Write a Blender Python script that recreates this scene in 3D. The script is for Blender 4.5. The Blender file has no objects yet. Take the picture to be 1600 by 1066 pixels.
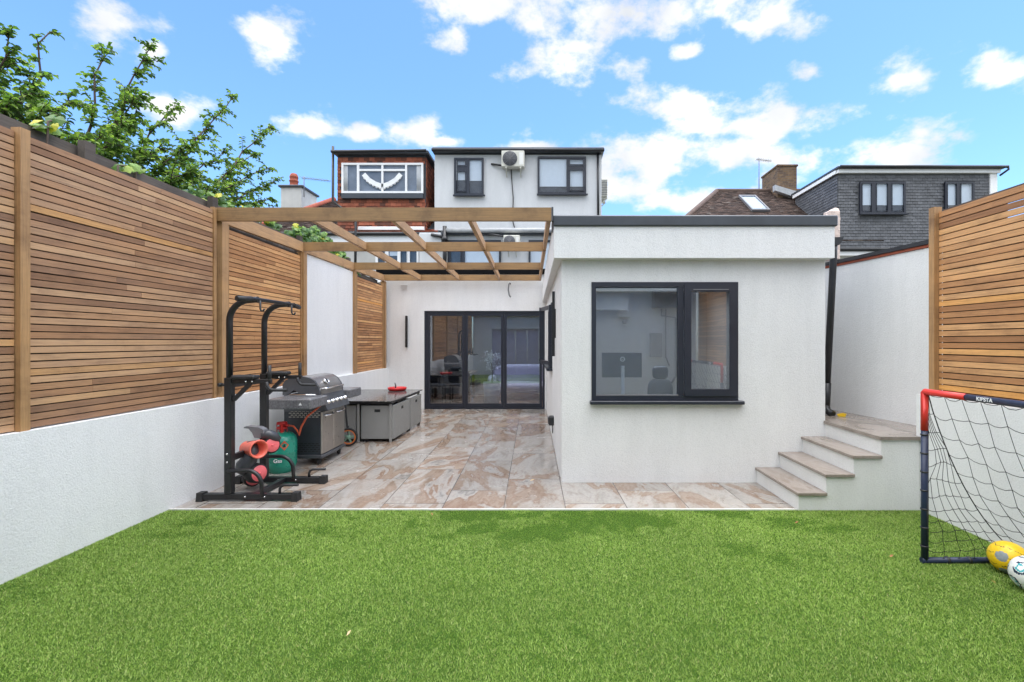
import bpy, math, random
import numpy as np
from mathutils import Vector, Matrix, noise as mnoise
R = math.radians
rng = random.Random(7)
scene = bpy.context.scene
COL = scene.collection

# ------------------------------------------------------------------ camera
cam_d = bpy.data.cameras.new('camera')
cam = bpy.data.objects.new('camera', cam_d); COL.objects.link(cam)
cam.location = (0, 0, 1.55); cam.rotation_euler = (R(90), 0, 0)
cam_d.sensor_width = 36; cam_d.lens = 36*730/1600
cam_d.shift_x = -55/1600; cam_d.shift_y = 1/1600
cam_d.clip_start = 0.05; cam_d.clip_end = 2000
scene.camera = cam
EYE = 1.55; F = 730.0
def at(px, py, Y):
    return Vector(((px-855)*Y/F, Y, EYE-(py-534)*Y/F))

# ------------------------------------------------------------------ world and sun
SUN_EL, SUN_AZ = 80, 75          # azimuth measured from +Y clockwise: high, slightly to the right
w = bpy.data.worlds.new('World'); scene.world = w; w.use_nodes = True
nt = w.node_tree; N = nt.nodes; L = nt.links; N.clear()
def node(t, **kw):
    n = N.new(t)
    for k, v in kw.items(): setattr(n, k, v)
    return n
def vm(op, a, b=None, c=None):
    n = node('ShaderNodeVectorMath', operation=op)
    for i, v in enumerate((a, b, c)):
        if v is None: continue
        if isinstance(v, (tuple, list)): n.inputs[i].default_value = v
        else: L.new(v, n.inputs[i])
    return n
def mt(op, a, b=None, clamp=False):
    n = node('ShaderNodeMath', operation=op); n.use_clamp = clamp
    for i, v in enumerate((a, b)):
        if v is None: continue
        if isinstance(v, (int, float)): n.inputs[i].default_value = v
        else: L.new(v, n.inputs[i])
    return n.outputs[0]
out = node('ShaderNodeOutputWorld')
bg = node('ShaderNodeBackground'); bg.inputs[1].default_value = 0.14
sky = node('ShaderNodeTexSky', sky_type='NISHITA'); sky.sun_disc = False
sky.sun_elevation = R(SUN_EL); sky.sun_rotation = R(SUN_AZ); sky.air_density = 1.0; sky.dust_density = 0.8; sky.ozone_density = 2.0
tc = node('ShaderNodeTexCoord'); D = tc.outputs['Generated']
sep = node('ShaderNodeSeparateXYZ'); L.new(D, sep.inputs[0])
yc = mt('MAXIMUM', sep.outputs[1], 0.02)
comb = node('ShaderNodeCombineXYZ')
L.new(mt('DIVIDE', sep.outputs[0], yc), comb.inputs[0]); L.new(mt('DIVIDE', sep.outputs[2], yc), comb.inputs[1])
UV = comb.outputs[0]
CL = [(175,40,80,45),(235,75,25,20),(430,50,52,48),(485,198,52,26),(635,207,46,28),(570,207,34,16),(265,168,70,24),
 (950,20,260,42),(1215,22,60,38),(880,92,88,32),(975,102,46,24),(740,15,90,38),(720,55,40,25),(1265,112,32,20),(1410,120,52,34),(1555,110,60,36),
 (1080,160,90,34),(1220,180,100,40),(1160,195,130,26),(1000,250,150,50),(1140,245,120,36),(960,295,90,50),
 (1070,312,130,24),(1400,245,110,34),(1445,205,60,32),(1160,40,24,12),(1075,80,26,14),(705,222,30,10),(820,232,60,12)]
acc = None
for (px, py, a, b) in CL:
    sx, sy = F/a, F/b
    u, v = (px-855)/F, (534-py)/F
    m = vm('MULTIPLY_ADD', UV, (sx, sy, 0), (-u*sx, -v*sy, 0))
    ln = vm('LENGTH', m.outputs[0]).outputs['Value']
    val = mt('SUBTRACT', 1.0, ln)
    acc = val if acc is None else mt('MAXIMUM', acc, val)
acc = mt('MAXIMUM', acc, -0.9)
n1 = node('ShaderNodeTexNoise'); n1.inputs['Scale'].default_value = 11; n1.inputs['Detail'].default_value = 9; n1.inputs['Roughness'].default_value = 0.60
st = vm('MULTIPLY', D, (1, 1, 1.6)); L.new(st.outputs[0], n1.inputs['Vector'])
n2 = node('ShaderNodeTexNoise'); n2.inputs['Scale'].default_value = 2.4; n2.inputs['Detail'].default_value = 7; L.new(D, n2.inputs['Vector'])
front = mt('ADD', mt('ADD', 0.07, mt('MULTIPLY', acc, 1.05)), mt('MULTIPLY', mt('SUBTRACT', n1.outputs[0], 0.48), 4.8))
back = mt('MULTIPLY', mt('SUBTRACT', n2.outputs[0], 0.36), 5.0)       # unseen broken cloud over the rest of the sky, added for soft light
isf = mt('MULTIPLY', mt('SUBTRACT', sep.outputs[1], 0.28), 8.0, True)
dens = node('ShaderNodeMix', data_type='FLOAT'); L.new(isf, dens.inputs[0]); L.new(back, dens.inputs[2]); L.new(front, dens.inputs[3])
cr = node('ShaderNodeValToRGB'); cr.color_ramp.elements[0].position = 0.0; cr.color_ramp.elements[1].position = 0.56
cr.color_ramp.interpolation = 'EASE'
L.new(mt('MULTIPLY', dens.outputs[0], 0.5), cr.inputs[0])
n3 = node('ShaderNodeTexNoise'); n3.inputs['Scale'].default_value = 6; n3.inputs['Detail'].default_value = 5
off = vm('ADD', D, (0.3, 0.1, 0.05)); L.new(off.outputs[0], n3.inputs['Vector'])
cc = node('ShaderNodeMix', data_type='RGBA'); L.new(mt('MULTIPLY', mt('SUBTRACT', n3.outputs[0], .3), 2.5, True), cc.inputs[0])
cc.inputs[6].default_value = (2.95, 3.1, 3.3, 1); cc.inputs[7].default_value = (4.9, 4.85, 4.75, 1)
tint = node('ShaderNodeMix', data_type='RGBA', blend_type='MULTIPLY'); tint.inputs[0].default_value = 1
L.new(sky.outputs[0], tint.inputs[6]); tint.inputs[7].default_value = (0.70, 0.93, 1.16, 1)
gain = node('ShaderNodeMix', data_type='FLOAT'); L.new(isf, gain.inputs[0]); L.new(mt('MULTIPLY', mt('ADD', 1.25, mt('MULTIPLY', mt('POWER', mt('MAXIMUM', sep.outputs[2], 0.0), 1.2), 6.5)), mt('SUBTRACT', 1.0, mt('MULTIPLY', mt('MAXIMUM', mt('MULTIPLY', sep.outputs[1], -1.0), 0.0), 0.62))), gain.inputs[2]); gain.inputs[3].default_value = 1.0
cg = vm('SCALE', cc.outputs[2]); L.new(gain.outputs[0], cg.inputs['Scale'])     # cloud out of view brightened, most overhead, to fill the scene with light
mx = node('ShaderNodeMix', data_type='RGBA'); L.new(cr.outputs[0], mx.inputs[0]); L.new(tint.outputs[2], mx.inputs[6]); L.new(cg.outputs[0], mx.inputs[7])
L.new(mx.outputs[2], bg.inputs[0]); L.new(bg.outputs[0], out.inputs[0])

sd = bpy.data.lights.new('sun', 'SUN'); sd.energy = 0.6; sd.angle = R(24); sd.color = (1.0, 0.95, 0.88)
so = bpy.data.objects.new('sun', sd); COL.objects.link(so)
sv = Vector((math.sin(R(SUN_AZ))*math.cos(R(SUN_EL)), math.cos(R(SUN_AZ))*math.cos(R(SUN_EL)), math.sin(R(SUN_EL))))
so.rotation_euler = sv.to_track_quat('Z', 'Y').to_euler(); so.location = (0, 0, 30)
scene.view_settings.view_transform = 'Standard'; scene.view_settings.look = 'None'
scene.view_settings.exposure = 0.97; scene.view_settings.gamma = 1
scene.render.engine = 'CYCLES'
scene.cycles.max_bounces = 10; scene.cycles.transparent_max_bounces = 16

# ------------------------------------------------------------------ materials
class MT:
    def __init__(s, name):
        s.m = bpy.data.materials.new(name); s.m.use_nodes = True
        s.t = s.m.node_tree; s.b = s.t.nodes['Principled BSDF']; s.o = s.t.nodes['Material Output']
    def n(s, t, **kw):
        x = s.t.nodes.new(t)
        for k, v in kw.items(): setattr(x, k, v)
        return x
    def l(s, a, b): s.t.links.new(a, b)
    def coord(s, scale=(1, 1, 1), rndoff=False):
        tc = s.n('ShaderNodeTexCoord'); v = tc.outputs['Object']
        if rndoff:
            a = s.n('ShaderNodeAttribute', attribute_name='rnd')
            m = s.n('ShaderNodeVectorMath', operation='MULTIPLY_ADD'); s.l(a.outputs['Vector'], m.inputs[0])
            m.inputs[1].default_value = (37, 53, 71); s.l(v, m.inputs[2]); v = m.outputs[0]
        mp = s.n('ShaderNodeMapping'); mp.inputs['Scale'].default_value = scale; s.l(v, mp.inputs[0]); return mp.outputs[0]
    def noise(s, vec, scale=5, detail=4, rough=.5, dist=0):
        x = s.n('ShaderNodeTexNoise'); x.inputs['Scale'].default_value = scale; x.inputs['Detail'].default_value = detail
        x.inputs['Roughness'].default_value = rough; x.inputs['Distortion'].default_value = dist
        if vec: s.l(vec, x.inputs['Vector'])
        return x.outputs[0]
    def ramp(s, fac, stops):
        x = s.n('ShaderNodeValToRGB'); e = x.color_ramp.elements
        while len(e) < len(stops): e.new(0.5)
        for k, (p, c) in enumerate(stops):
            e[k].position = p; e[k].color = (c[0], c[1], c[2], 1) if not isinstance(c, (int, float)) else (c, c, c, 1)
        s.l(fac, x.inputs[0]); return x.outputs[0]
    def mul(s, a, b, fac=1.0, mode='MULTIPLY'):
        x = s.n('ShaderNodeMix', data_type='RGBA', blend_type=mode); x.inputs[0].default_value = fac
        for v, i in ((a, 6), (b, 7)):
            if isinstance(v, tuple): x.inputs[i].default_value = (*v, 1)
            else: s.l(v, x.inputs[i])
        return x.outputs[2]
    def bump(s, h, strength=.3, dist=.01, prev=None):
        x = s.n('ShaderNodeBump'); x.inputs['Strength'].default_value = strength; x.inputs['Distance'].default_value = dist
        s.l(h, x.inputs['Height'])
        if prev: s.l(prev, x.inputs['Normal'])
        s.l(x.outputs[0], s.b.inputs['Normal']); return x.outputs[0]

def simple(name, col, rough=.5, metal=0, var=.12, vs=8, bump=0, bs=60, bd=.002, spec=None, coat=0):
    M_ = MT(name); c = M_.coord()
    nz = M_.noise(c, vs, 5, .6)
    lo = tuple(max(0, x*(1-var)) for x in col); hi = tuple(min(1, x*(1+var)) for x in col)
    M_.l(M_.ramp(nz, [(.3, lo), (.7, hi)]), M_.b.inputs['Base Color'])
    M_.b.inputs['Metallic'].default_value = metal
    M_.l(M_.ramp(M_.noise(c, vs*2.3, 3), [(.3, max(0.02, rough*.85)), (.7, min(1, rough*1.15))]), M_.b.inputs['Roughness'])
    if spec is not None: M_.b.inputs['Specular IOR Level'].default_value = spec
    if coat: M_.b.inputs['Coat Weight'].default_value = coat
    if bump: M_.bump(M_.noise(c, bs, 4, .6), bump, bd)
    return M_.m

def render_mat(name, col=(.80, .80, .79), grime=.06, bstr=.9):
    M_ = MT(name); c = M_.coord()
    a = M_.ramp(M_.noise(c, .9, 6, .6), [(.3, tuple(x*(1-grime) for x in col)), (.65, col)])
    b = M_.ramp(M_.noise(M_.coord((3, 3, .5)), 1.7, 5, .7), [(.25, .93), (.6, 1.0)])
    fine = M_.noise(c, 75, 5, .75)
    f2 = M_.ramp(fine, [(.34, .90), (.52, 1.0)])
    M_.l(M_.mul(M_.mul(a, b), f2), M_.b.inputs['Base Color'])
    M_.b.inputs['Roughness'].default_value = .9
    p = M_.bump(fine, bstr, .007); M_.bump(M_.noise(c, 14, 4), .12, .02, p)
    return M_.m

def wood_mat(name, stops, gscale=(30, 2.0, 60), rough=.6, grey=0.0):
    M_ = MT(name); att = M_.n('ShaderNodeAttribute', attribute_name='rnd')
    base = M_.ramp(att.outputs['Fac'], stops)
    c = M_.coord(gscale, True)
    g = M_.ramp(M_.noise(c, 1.6, 8, .65, .6), [(.28, .62), (.5, .95), (.75, 1.12)])
    c2 = M_.coord((1, .6, 1), True)
    h = M_.ramp(M_.noise(c2, 3.2, 7, .68), [(.3, (.62, .58, .56)), (.48, (.95, .94, .93)), (.7, (1.14, 1.10, 1.02))])
    col = M_.mul(M_.mul(base, g), h)
    if grey:
        col2 = M_.mul(col, (.30, .25, .21), 1, 'MIX')
        gm = M_.ramp(M_.noise(c2, 1.4, 4, .6), [(.35, 0.0), (.75, grey)])
        x = M_.n('ShaderNodeMix', data_type='RGBA'); M_.l(gm, x.inputs[0]); M_.l(col, x.inputs[6]); x.inputs[7].default_value = (.40, .30, .235, 1); col = x.outputs[2]
    M_.l(col, M_.b.inputs['Base Color'])
    M_.b.inputs['Roughness'].default_value = rough
    M_.bump(M_.noise(c, 1.6, 8, .65, .6), .25, .003)
    return M_.m

WST = [(0, (.23, .115, .058)), (.18, (.31, .160, .080)), (.4, (.38, .205, .105)), (.62, (.44, .25, .13)), (.9, (.52, .315, .175)), (.97, (.53, .31, .15)), (1, (.55, .28, .09))]
M = {}
M['slat'] = wood_mat('slat_timber', WST, (60, 2.0, 60), grey=.18)
M['slat_warm'] = wood_mat('slat_timber_warm', [(p, (min(1, c[0]*1.32), c[1]*1.22, c[2]*1.0)) for p, c in WST], (60, 2.0, 60))
M['beamX'] = wood_mat('beam_timber_cross', [(0, (.24, .14, .055)), (.5, (.29, .17, .07)), (1, (.34, .20, .085))], (2, 60, 60), .55)
M['beamY'] = wood_mat('beam_timber_long', [(0, (.36, .20, .09)), (.5, (.43, .25, .12)), (1, (.52, .32, .17))], (60, 2, 60), .55)
M['beamZ'] = wood_mat('beam_timber_upright', [(0, (.36, .20, .085)), (.5, (.42, .24, .105)), (1, (.50, .30, .15))], (60, 60, 2), .55)
M['oldwood'] = wood_mat('weathered_fence_timber', [(0, (.055, .045, .038)), (.5, (.08, .064, .053)), (1, (.12, .10, .085))], (40, 2, 40), .85)
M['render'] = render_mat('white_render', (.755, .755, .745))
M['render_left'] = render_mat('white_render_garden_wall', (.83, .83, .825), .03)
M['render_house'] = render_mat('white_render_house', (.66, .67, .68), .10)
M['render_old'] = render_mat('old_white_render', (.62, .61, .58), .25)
M['inner_wall'] = simple('interior_plaster', (.50, .49, .47), .8, var=.03)
M['black'] = simple('black_powder_coat', (.014, .014, .016), .38, var=.3, bump=.15, bs=200)
M['blackplastic'] = simple('black_plastic', (.02, .02, .022), .45, var=.2)
M['matt'] = simple('matt_black_fascia', (.006, .006, .007), .9, var=.2, spec=.1)
M['rubber'] = simple('black_rubber', (.018, .018, .018), .75, var=.2)
M['foam'] = simple('black_foam_grip', (.02, .02, .022), .6, var=.2, bump=.3, bs=300)
M['anthracite'] = simple('anthracite_frame', (.019, .022, .033), .35, var=.1)
M['anth_felt'] = simple('anthracite_trim', (.045, .052, .062), .4, var=.2, vs=3)
M['steel'] = simple('brushed_steel', (.50, .48, .46), .32, 1.0, var=.08)
M['chrome'] = simple('polished_steel', (.75, .75, .75), .15, 1.0, var=.05)
M['bbqgrey'] = simple('grey_enamel', (.095, .10, .11), .33, .35, var=.12)
M['shelf'] = simple('wet_grey_shelf', (.17, .17, .18), .3, .2, var=.35, vs=40)
M['bbqgrey2'] = simple('dark_grey_steel_panel', (.05, .054, .065), .4, .3, var=.1)
M['whiteplastic'] = simple('white_plastic', (.74, .73, .69), .4, var=.05)
M['acwhite'] = simple('white_enamel', (.58, .57, .50), .45, var=.06)
M['upvc'] = simple('white_upvc', (.82, .82, .82), .3, var=.02)
M['blind'] = simple('pale_blind_fabric', (.58, .62, .66), .9, var=.03)
M['curtain'] = simple('net_curtain', (.42, .43, .44), .95, var=.1)
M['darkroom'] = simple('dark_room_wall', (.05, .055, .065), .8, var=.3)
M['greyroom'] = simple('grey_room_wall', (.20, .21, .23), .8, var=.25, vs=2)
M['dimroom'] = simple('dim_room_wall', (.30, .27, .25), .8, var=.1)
M['green_gas'] = simple('green_painted_steel', (.012, .26, .175), .3, .0, var=.15, coat=.3)
M['red'] = simple('red_plastic', (.50, .015, .015), .4, var=.1)
M['orange_hose'] = simple('orange_rubber_hose', (.55, .09, .03), .5, var=.1)
M['coral'] = simple('coral_plastic', (.75, .15, .10), .4, var=.08)
M['pink'] = simple('pink_disc', (.85, .16, .17), .45, var=.08)
M['greyplastic'] = simple('grey_plastic', (.17, .17, .18), .4, var=.1)
M['slategrey'] = simple('dark_grey_plastic', (.05, .052, .06), .35, var=.1)
M['cushion'] = simple('grey_cushion_fabric', (.22, .22, .22), .9, var=.1)
M['orange'] = simple('orange_rubber', (.75, .20, .05), .5, var=.1)
M['lime'] = simple('green_hub', (.25, .42, .30), .4, var=.1)
M['navy'] = simple('navy_goal_tube', (.018, .027, .062), .4, var=.1, bump=.15, bs=150)
M['redtube'] = simple('red_goal_tube', (.62, .035, .025), .4, var=.06)
M['white'] = simple('white_print', (.85, .85, .85), .5, var=.01)
M['netcord'] = simple('black_net_cord', (.012, .012, .014), .8, var=.2)
M['yellowplastic'] = simple('yellow_plastic', (.70, .45, .01), .45, var=.1)
M['labelred'] = simple('hazard_label_red', (.60, .10, .04), .5, var=.1)
M['coralbrick'] = simple('pale_mortar', (.62, .50, .44), .9, var=.25, vs=14, bump=.6, bs=40, bd=.01)
M['brick'] = None
M['lead'] = simple('lead_flashing', (.38, .39, .40), .5, var=.15)
M['terracotta'] = simple('terracotta', (.30, .07, .035), .8, var=.2)
M['lilac'] = simple('lilac_grey_paint', (.50, .46, .60), .5, var=.05)
M['floorwood'] = simple('brown_floor_boards', (.20, .11, .07), .4, var=.25, vs=3)
M['blossom'] = simple('white_petals', (.80, .80, .78), .8, var=.05)
M['bark'] = simple('bark', (.09, .065, .05), .9, var=.3, vs=25, bump=.5, bs=60)
M['copper'] = simple('dark_copper_pipe', (.10, .08, .07), .5, var=.2)
M['tray_wet'] = simple('brown_leaf', (.28, .12, .04), .7, var=.3)
M['paleleaf'] = simple('pale_dry_leaf', (.60, .42, .22), .7, var=.2)
M['trim'] = simple('pale_edging', (.62, .60, .57), .6, var=.05)

def tile_mat(name, stops, rough=.8):
    M_ = MT(name); att = M_.n('ShaderNodeAttribute', attribute_name='rnd')
    base = M_.ramp(att.outputs['Fac'], stops)
    n_ = M_.ramp(M_.noise(M_.coord(), 5, 6, .7), [(.3, .72), (.7, 1.12)])
    M_.l(M_.mul(base, n_), M_.b.inputs['Base Color']); M_.b.inputs['Roughness'].default_value = rough
    return M_.m
M['redtile'] = tile_mat('red_clay_tile', [(0, (.09, .035, .022)), (.3, (.21, .06, .03)), (.7, (.32, .09, .045)), (1, (.42, .13, .07))])
M['browntile'] = tile_mat('brown_roof_tile', [(0, (.05, .034, .028)), (.5, (.10, .065, .052)), (.95, (.145, .095, .075)), (1, (.26, .22, .19))])
M['greytile'] = tile_mat('grey_hung_tile', [(0, (.085, .087, .093)), (.5, (.105, .108, .117)), (1, (.13, .133, .143))], .6)

def brick_mat():
    M_ = MT('old_stock_brick'); c = M_.coord()
    sx = M_.n('ShaderNodeSeparateXYZ'); M_.l(c, sx.inputs[0])
    a = M_.n('ShaderNodeMath', operation='ADD'); M_.l(sx.outputs[0], a.inputs[0]); M_.l(sx.outputs[1], a.inputs[1])
    cb = M_.n('ShaderNodeCombineXYZ'); M_.l(a.outputs[0], cb.inputs[0]); M_.l(sx.outputs[2], cb.inputs[1])
    b = M_.n('ShaderNodeTexBrick'); M_.l(cb.outputs[0], b.inputs['Vector']); b.inputs['Scale'].default_value = 1
    b.inputs['Brick Width'].default_value = .225; b.inputs['Row Height'].default_value = .075; b.inputs['Mortar Size'].default_value = .008
    b.inputs['Color1'].default_value = (.20, .12, .06, 1); b.inputs['Color2'].default_value = (.10, .06, .04, 1); b.inputs['Mortar'].default_value = (.16, .13, .10, 1)
    M_.l(M_.mul(b.outputs[0], M_.ramp(M_.noise(c, 6, 6, .7), [(.3, .6), (.7, 1.2)])), M_.b.inputs['Base Color'])
    M_.b.inputs['Roughness'].default_value = .9
    return M_.m
M['brick'] = brick_mat()

def rattan_mat(name, col):
    M_ = MT(name); c = M_.coord()
    def wv(axis, sc):
        x = M_.n('ShaderNodeTexWave', wave_type='BANDS', bands_direction=axis); x.inputs['Scale'].default_value = sc; M_.l(c, x.inputs['Vector']); return x.outputs['Fac']
    a = M_.mul(wv('Z', 40), wv('DIAGONAL', 34))
    M_.l(M_.ramp(a, [(0, tuple(x*.38 for x in col)), (.55, col)]), M_.b.inputs['Base Color'])
    M_.b.inputs['Roughness'].default_value = .5; M_.bump(a, .6, .004)
    return M_.m
M['rattan'] = rattan_mat('grey_rattan_weave', (.46, .455, .43))

def patio_mat():
    M_ = MT('wet_stone_paving'); tc = M_.n('ShaderNodeTexCoord'); sp = M_.n('ShaderNodeSeparateXYZ'); M_.l(tc.outputs['Object'], sp.inputs[0])
    def m(op, a, b=None, c=None):
        x = M_.n('ShaderNodeMath', operation=op)
        for i, v in enumerate((a, b, c)):
            if v is None: continue
            if isinstance(v, (int, float)): x.inputs[i].default_value = v
            else: M_.l(v, x.inputs[i])
        return x.outputs[0]
    # tiles 0.6 wide, 1.2 deep, each column staggered by a third
    X = m('ADD', sp.outputs[0], m('MULTIPLY', sp.outputs[1], 0.032))
    u = m('DIVIDE', m('ADD', X, 12.0+1.49), .575)
    cu = m('FLOOR', u)
    v = m('DIVIDE', m('SUBTRACT', m('ADD', sp.outputs[1], 20.0), m('ADD', m('MULTIPLY', cu, .4), .47)), 1.2)
    cv = m('FLOOR', v)
    fu = m('SUBTRACT', u, cu); fv = m('SUBTRACT', v, cv)
    eu = m('MULTIPLY', m('MINIMUM', fu, m('SUBTRACT', 1.0, fu)), .575)
    ev = m('MULTIPLY', m('MINIMUM', fv, m('SUBTRACT', 1.0, fv)), 1.2)
    e = m('MINIMUM', eu, ev); grout = m('LESS_THAN', e, .0045)
    cb = M_.n('ShaderNodeCombineXYZ'); M_.l(cu, cb.inputs[0]); M_.l(cv, cb.inputs[1])
    wn = M_.n('ShaderNodeTexWhiteNoise', noise_dimensions='3D'); M_.l(cb.outputs[0], wn.inputs[0])
    # rotate pattern per tile
    vr = M_.n('ShaderNodeVectorRotate', rotation_type='Z_AXIS'); M_.l(tc.outputs['Object'], vr.inputs['Vector'])
    M_.l(m('MULTIPLY', m('SUBTRACT', wn.outputs[0], .5), 1.1), vr.inputs['Angle'])
    off = M_.n('ShaderNodeVectorMath', operation='MULTIPLY_ADD'); M_.l(wn.outputs[1], off.inputs[0]); off.inputs[1].default_value = (19, 23, 11); M_.l(vr.outputs[0], off.inputs[2])
    mp = M_.n('ShaderNodeMapping'); mp.inputs['Scale'].default_value = (1.7, .62, 1); mp.inputs['Rotation'].default_value = (0, 0, R(-38)); M_.l(off.outputs[0], mp.inputs[0])
    big = M_.noise(mp.outputs[0], 1.25, 7, .55, .7)
    vein = M_.noise(mp.outputs[0], 3.2, 9, .62, .9)
    col = M_.ramp(big, [(.32, (.40, .38, .36)), (.42, (.48, .465, .445)), (.50, (.46, .43, .40)), (.53, (.35, .27, .215)), (.57, (.41, .33, .27)), (.60, (.31, .21, .155)), (.62, (.48, .45, .42)), (.665, (.44, .43, .415)), (.685, (.27, .265, .255)), (.72, (.41, .395, .38))])
    col = M_.mul(col, M_.ramp(vein, [(.36, (.80, .76, .72)), (.45, (1, 1, 1)), (.55, (1.0, .99, .97)), (.60, (.86, .80, .76)), (.66, (.98, .96, .94))]))
    col = M_.mul(col, M_.ramp(M_.noise(tc.outputs['Object'], 38, 7, .8), [(.32, .72), (.5, 1.0), (.68, 1.12)]))
    tb_ = M_.ramp(wn.outputs[0], [(0, .80), (1, 1.08)]); col = M_.mul(M_.mul(col, tb_), (.70, .675, .65))
    x = M_.n('ShaderNodeMix', data_type='RGBA'); M_.l(grout, x.inputs[0]); M_.l(col, x.inputs[6]); x.inputs[7].default_value = (.10, .085, .075, 1)
    M_.l(x.outputs[2], M_.b.inputs['Base Color'])
    wet = M_.noise(tc.outputs['Object'], 1.4, 5, .6)
    M_.l(M_.ramp(wet, [(.36, .07), (.62, .30)]), M_.b.inputs['Roughness'])
    M_.bump(M_.noise(tc.outputs['Object'], 25, 5, .6), .06, .004)
    return M_.m
M['patio'] = patio_mat()
def tread_mat():
    M_ = MT('stone_tread'); c = M_.coord((1, .5, 1))
    col = M_.ramp(M_.noise(c, 2.2, 8, .6, 2), [(.3, (.15, .12, .095)), (.5, (.27, .23, .20)), (.7, (.19, .145, .115))])
    M_.l(col, M_.b.inputs['Base Color']); M_.b.inputs['Roughness'].default_value = .22; M_.bump(M_.noise(c, 40, 4), .08, .003); return M_.m
M['tread'] = tread_mat()

def glass_mat(name='window_glass', tint=(.86, .90, .92), boost=1.7):
    M_ = MT(name); t = M_.t; t.nodes.remove(M_.b)
    tr = M_.n('ShaderNodeBsdfTransparent'); tr.inputs[0].default_value = (*tint, 1)
    gl = M_.n('ShaderNodeBsdfGlossy'); gl.inputs['Roughness'].default_value = .005
    fr = M_.n('ShaderNodeFresnel'); fr.inputs[0].default_value = 1.5
    mu = M_.n('ShaderNodeMath', operation='MULTIPLY'); M_.l(fr.outputs[0], mu.inputs[0]); mu.inputs[1].default_value = boost; mu.use_clamp = True
    ge = M_.n('ShaderNodeNewGeometry'); iv = M_.n('ShaderNodeMath', operation='SUBTRACT'); iv.inputs[0].default_value = 1; M_.l(ge.outputs['Backfacing'], iv.inputs[1])
    m2_ = M_.n('ShaderNodeMath', operation='MULTIPLY'); M_.l(mu.outputs[0], m2_.inputs[0]); M_.l(iv.outputs[0], m2_.inputs[1]); mu = m2_
    mix = M_.n('ShaderNodeMixShader'); M_.l(mu.outputs[0], mix.inputs[0]); M_.l(tr.outputs[0], mix.inputs[1]); M_.l(gl.outputs[0], mix.inputs[2])
    bp = M_.n('ShaderNodeBump'); bp.inputs['Strength'].default_value = .03; bp.inputs['Distance'].default_value = .02
    M_.l(M_.noise(M_.coord(), 1.4, 2), bp.inputs['Height']); M_.l(bp.outputs[0], gl.inputs['Normal'])
    M_.l(mix.outputs[0], M_.o.inputs[0]); return M_.m
M['glass'] = glass_mat(tint=(.96, .98, 1))
M['glass_door'] = glass_mat('door_glass', (.66, .72, .78), 7.5)
M['glass_big'] = glass_mat('tinted_window_glass', (.80, .84, .87), 7.0)
def tabletop_mat():
    M_ = MT('wet_black_glass'); c = M_.coord()
    v = M_.n('ShaderNodeTexVoronoi', feature='F1'); v.inputs['Scale'].default_value = 45; M_.l(c, v.inputs['Vector'])
    drops = M_.ramp(v.outputs['Distance'], [(.25, 1.0), (.42, 0.0)])
    M_.b.inputs['Base Color'].default_value = (.02, .021, .024, 1); M_.b.inputs['Roughness'].default_value = .12
    M_.l(M_.ramp(M_.noise(c, 30, 5, .7), [(.42, (.012, .013, .016)), (.56, (.10, .095, .09)), (.66, (.34, .31, .28))]), M_.b.inputs['Base Color'])
    M_.bump(drops, .8, .004); return M_.m
M['tabletop'] = tabletop_mat()

def leaf_mat(name, stops, trans=.35):
    M_ = MT(name); att = M_.n('ShaderNodeAttribute', attribute_name='rnd')
    col = M_.ramp(att.outputs['Fac'], stops)
    M_.l(col, M_.b.inputs['Base Color']); M_.b.inputs['Roughness'].default_value = .45
    tl = M_.n('ShaderNodeBsdfTranslucent'); M_.l(M_.mul(col, (1.3, 1.5, .6)), tl.inputs[0])
    mix = M_.n('ShaderNodeMixShader'); mix.inputs[0].default_value = trans
    M_.l(M_.b.outputs[0], mix.inputs[1]); M_.l(tl.outputs[0], mix.inputs[2]); M_.l(mix.outputs[0], M_.o.inputs[0]); return M_.m
M['leaf'] = leaf_mat('plum_leaf', [(0, (.045, .085, .034)), (.4, (.10, .175, .050)), (.75, (.19, .29, .075)), (1, (.34, .43, .13))], .45)
M['vineleaf'] = leaf_mat('vine_leaf', [(0, (.04, .10, .022)), (.5, (.10, .20, .036)), (.95, (.24, .38, .07)), (.965, (.55, .50, .04)), (1, (.62, .55, .05))])
def grass_mat():
    M_ = MT('artificial_turf_fibre'); att = M_.n('ShaderNodeAttribute', attribute_name='rnd')
    col = M_.ramp(att.outputs['Fac'], [(0, (.09, .15, .018)), (.22, (.16, .26, .032)), (.55, (.285, .43, .072)), (.85, (.40, .545, .12)), (.96, (.53, .60, .20)), (1, (.52, .46, .20))])
    big = M_.ramp(M_.noise(M_.coord(), .8, 5, .6), [(.3, .84), (.7, 1.12)])
    col = M_.mul(col, big)
    M_.l(col, M_.b.inputs['Base Color']); M_.b.inputs['Roughness'].default_value = .5
    tl = M_.n('ShaderNodeBsdfTranslucent'); M_.l(M_.mul(col, (1.1, 1.25, .8)), tl.inputs[0])
    mix = M_.n('ShaderNodeMixShader'); mix.inputs[0].default_value = .3
    M_.l(M_.b.outputs[0], mix.inputs[1]); M_.l(tl.outputs[0], mix.inputs[2]); M_.l(mix.outputs[0], M_.o.inputs[0])
    return M_.m
M['grass'] = grass_mat()
M['turfbase'] = simple('turf_backing', (.045, .090, .016), 1.0, var=.4, vs=60, spec=.02)
M['ground'] = simple('earth', (.10, .10, .07), .95, var=.3, vs=.5)

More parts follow.
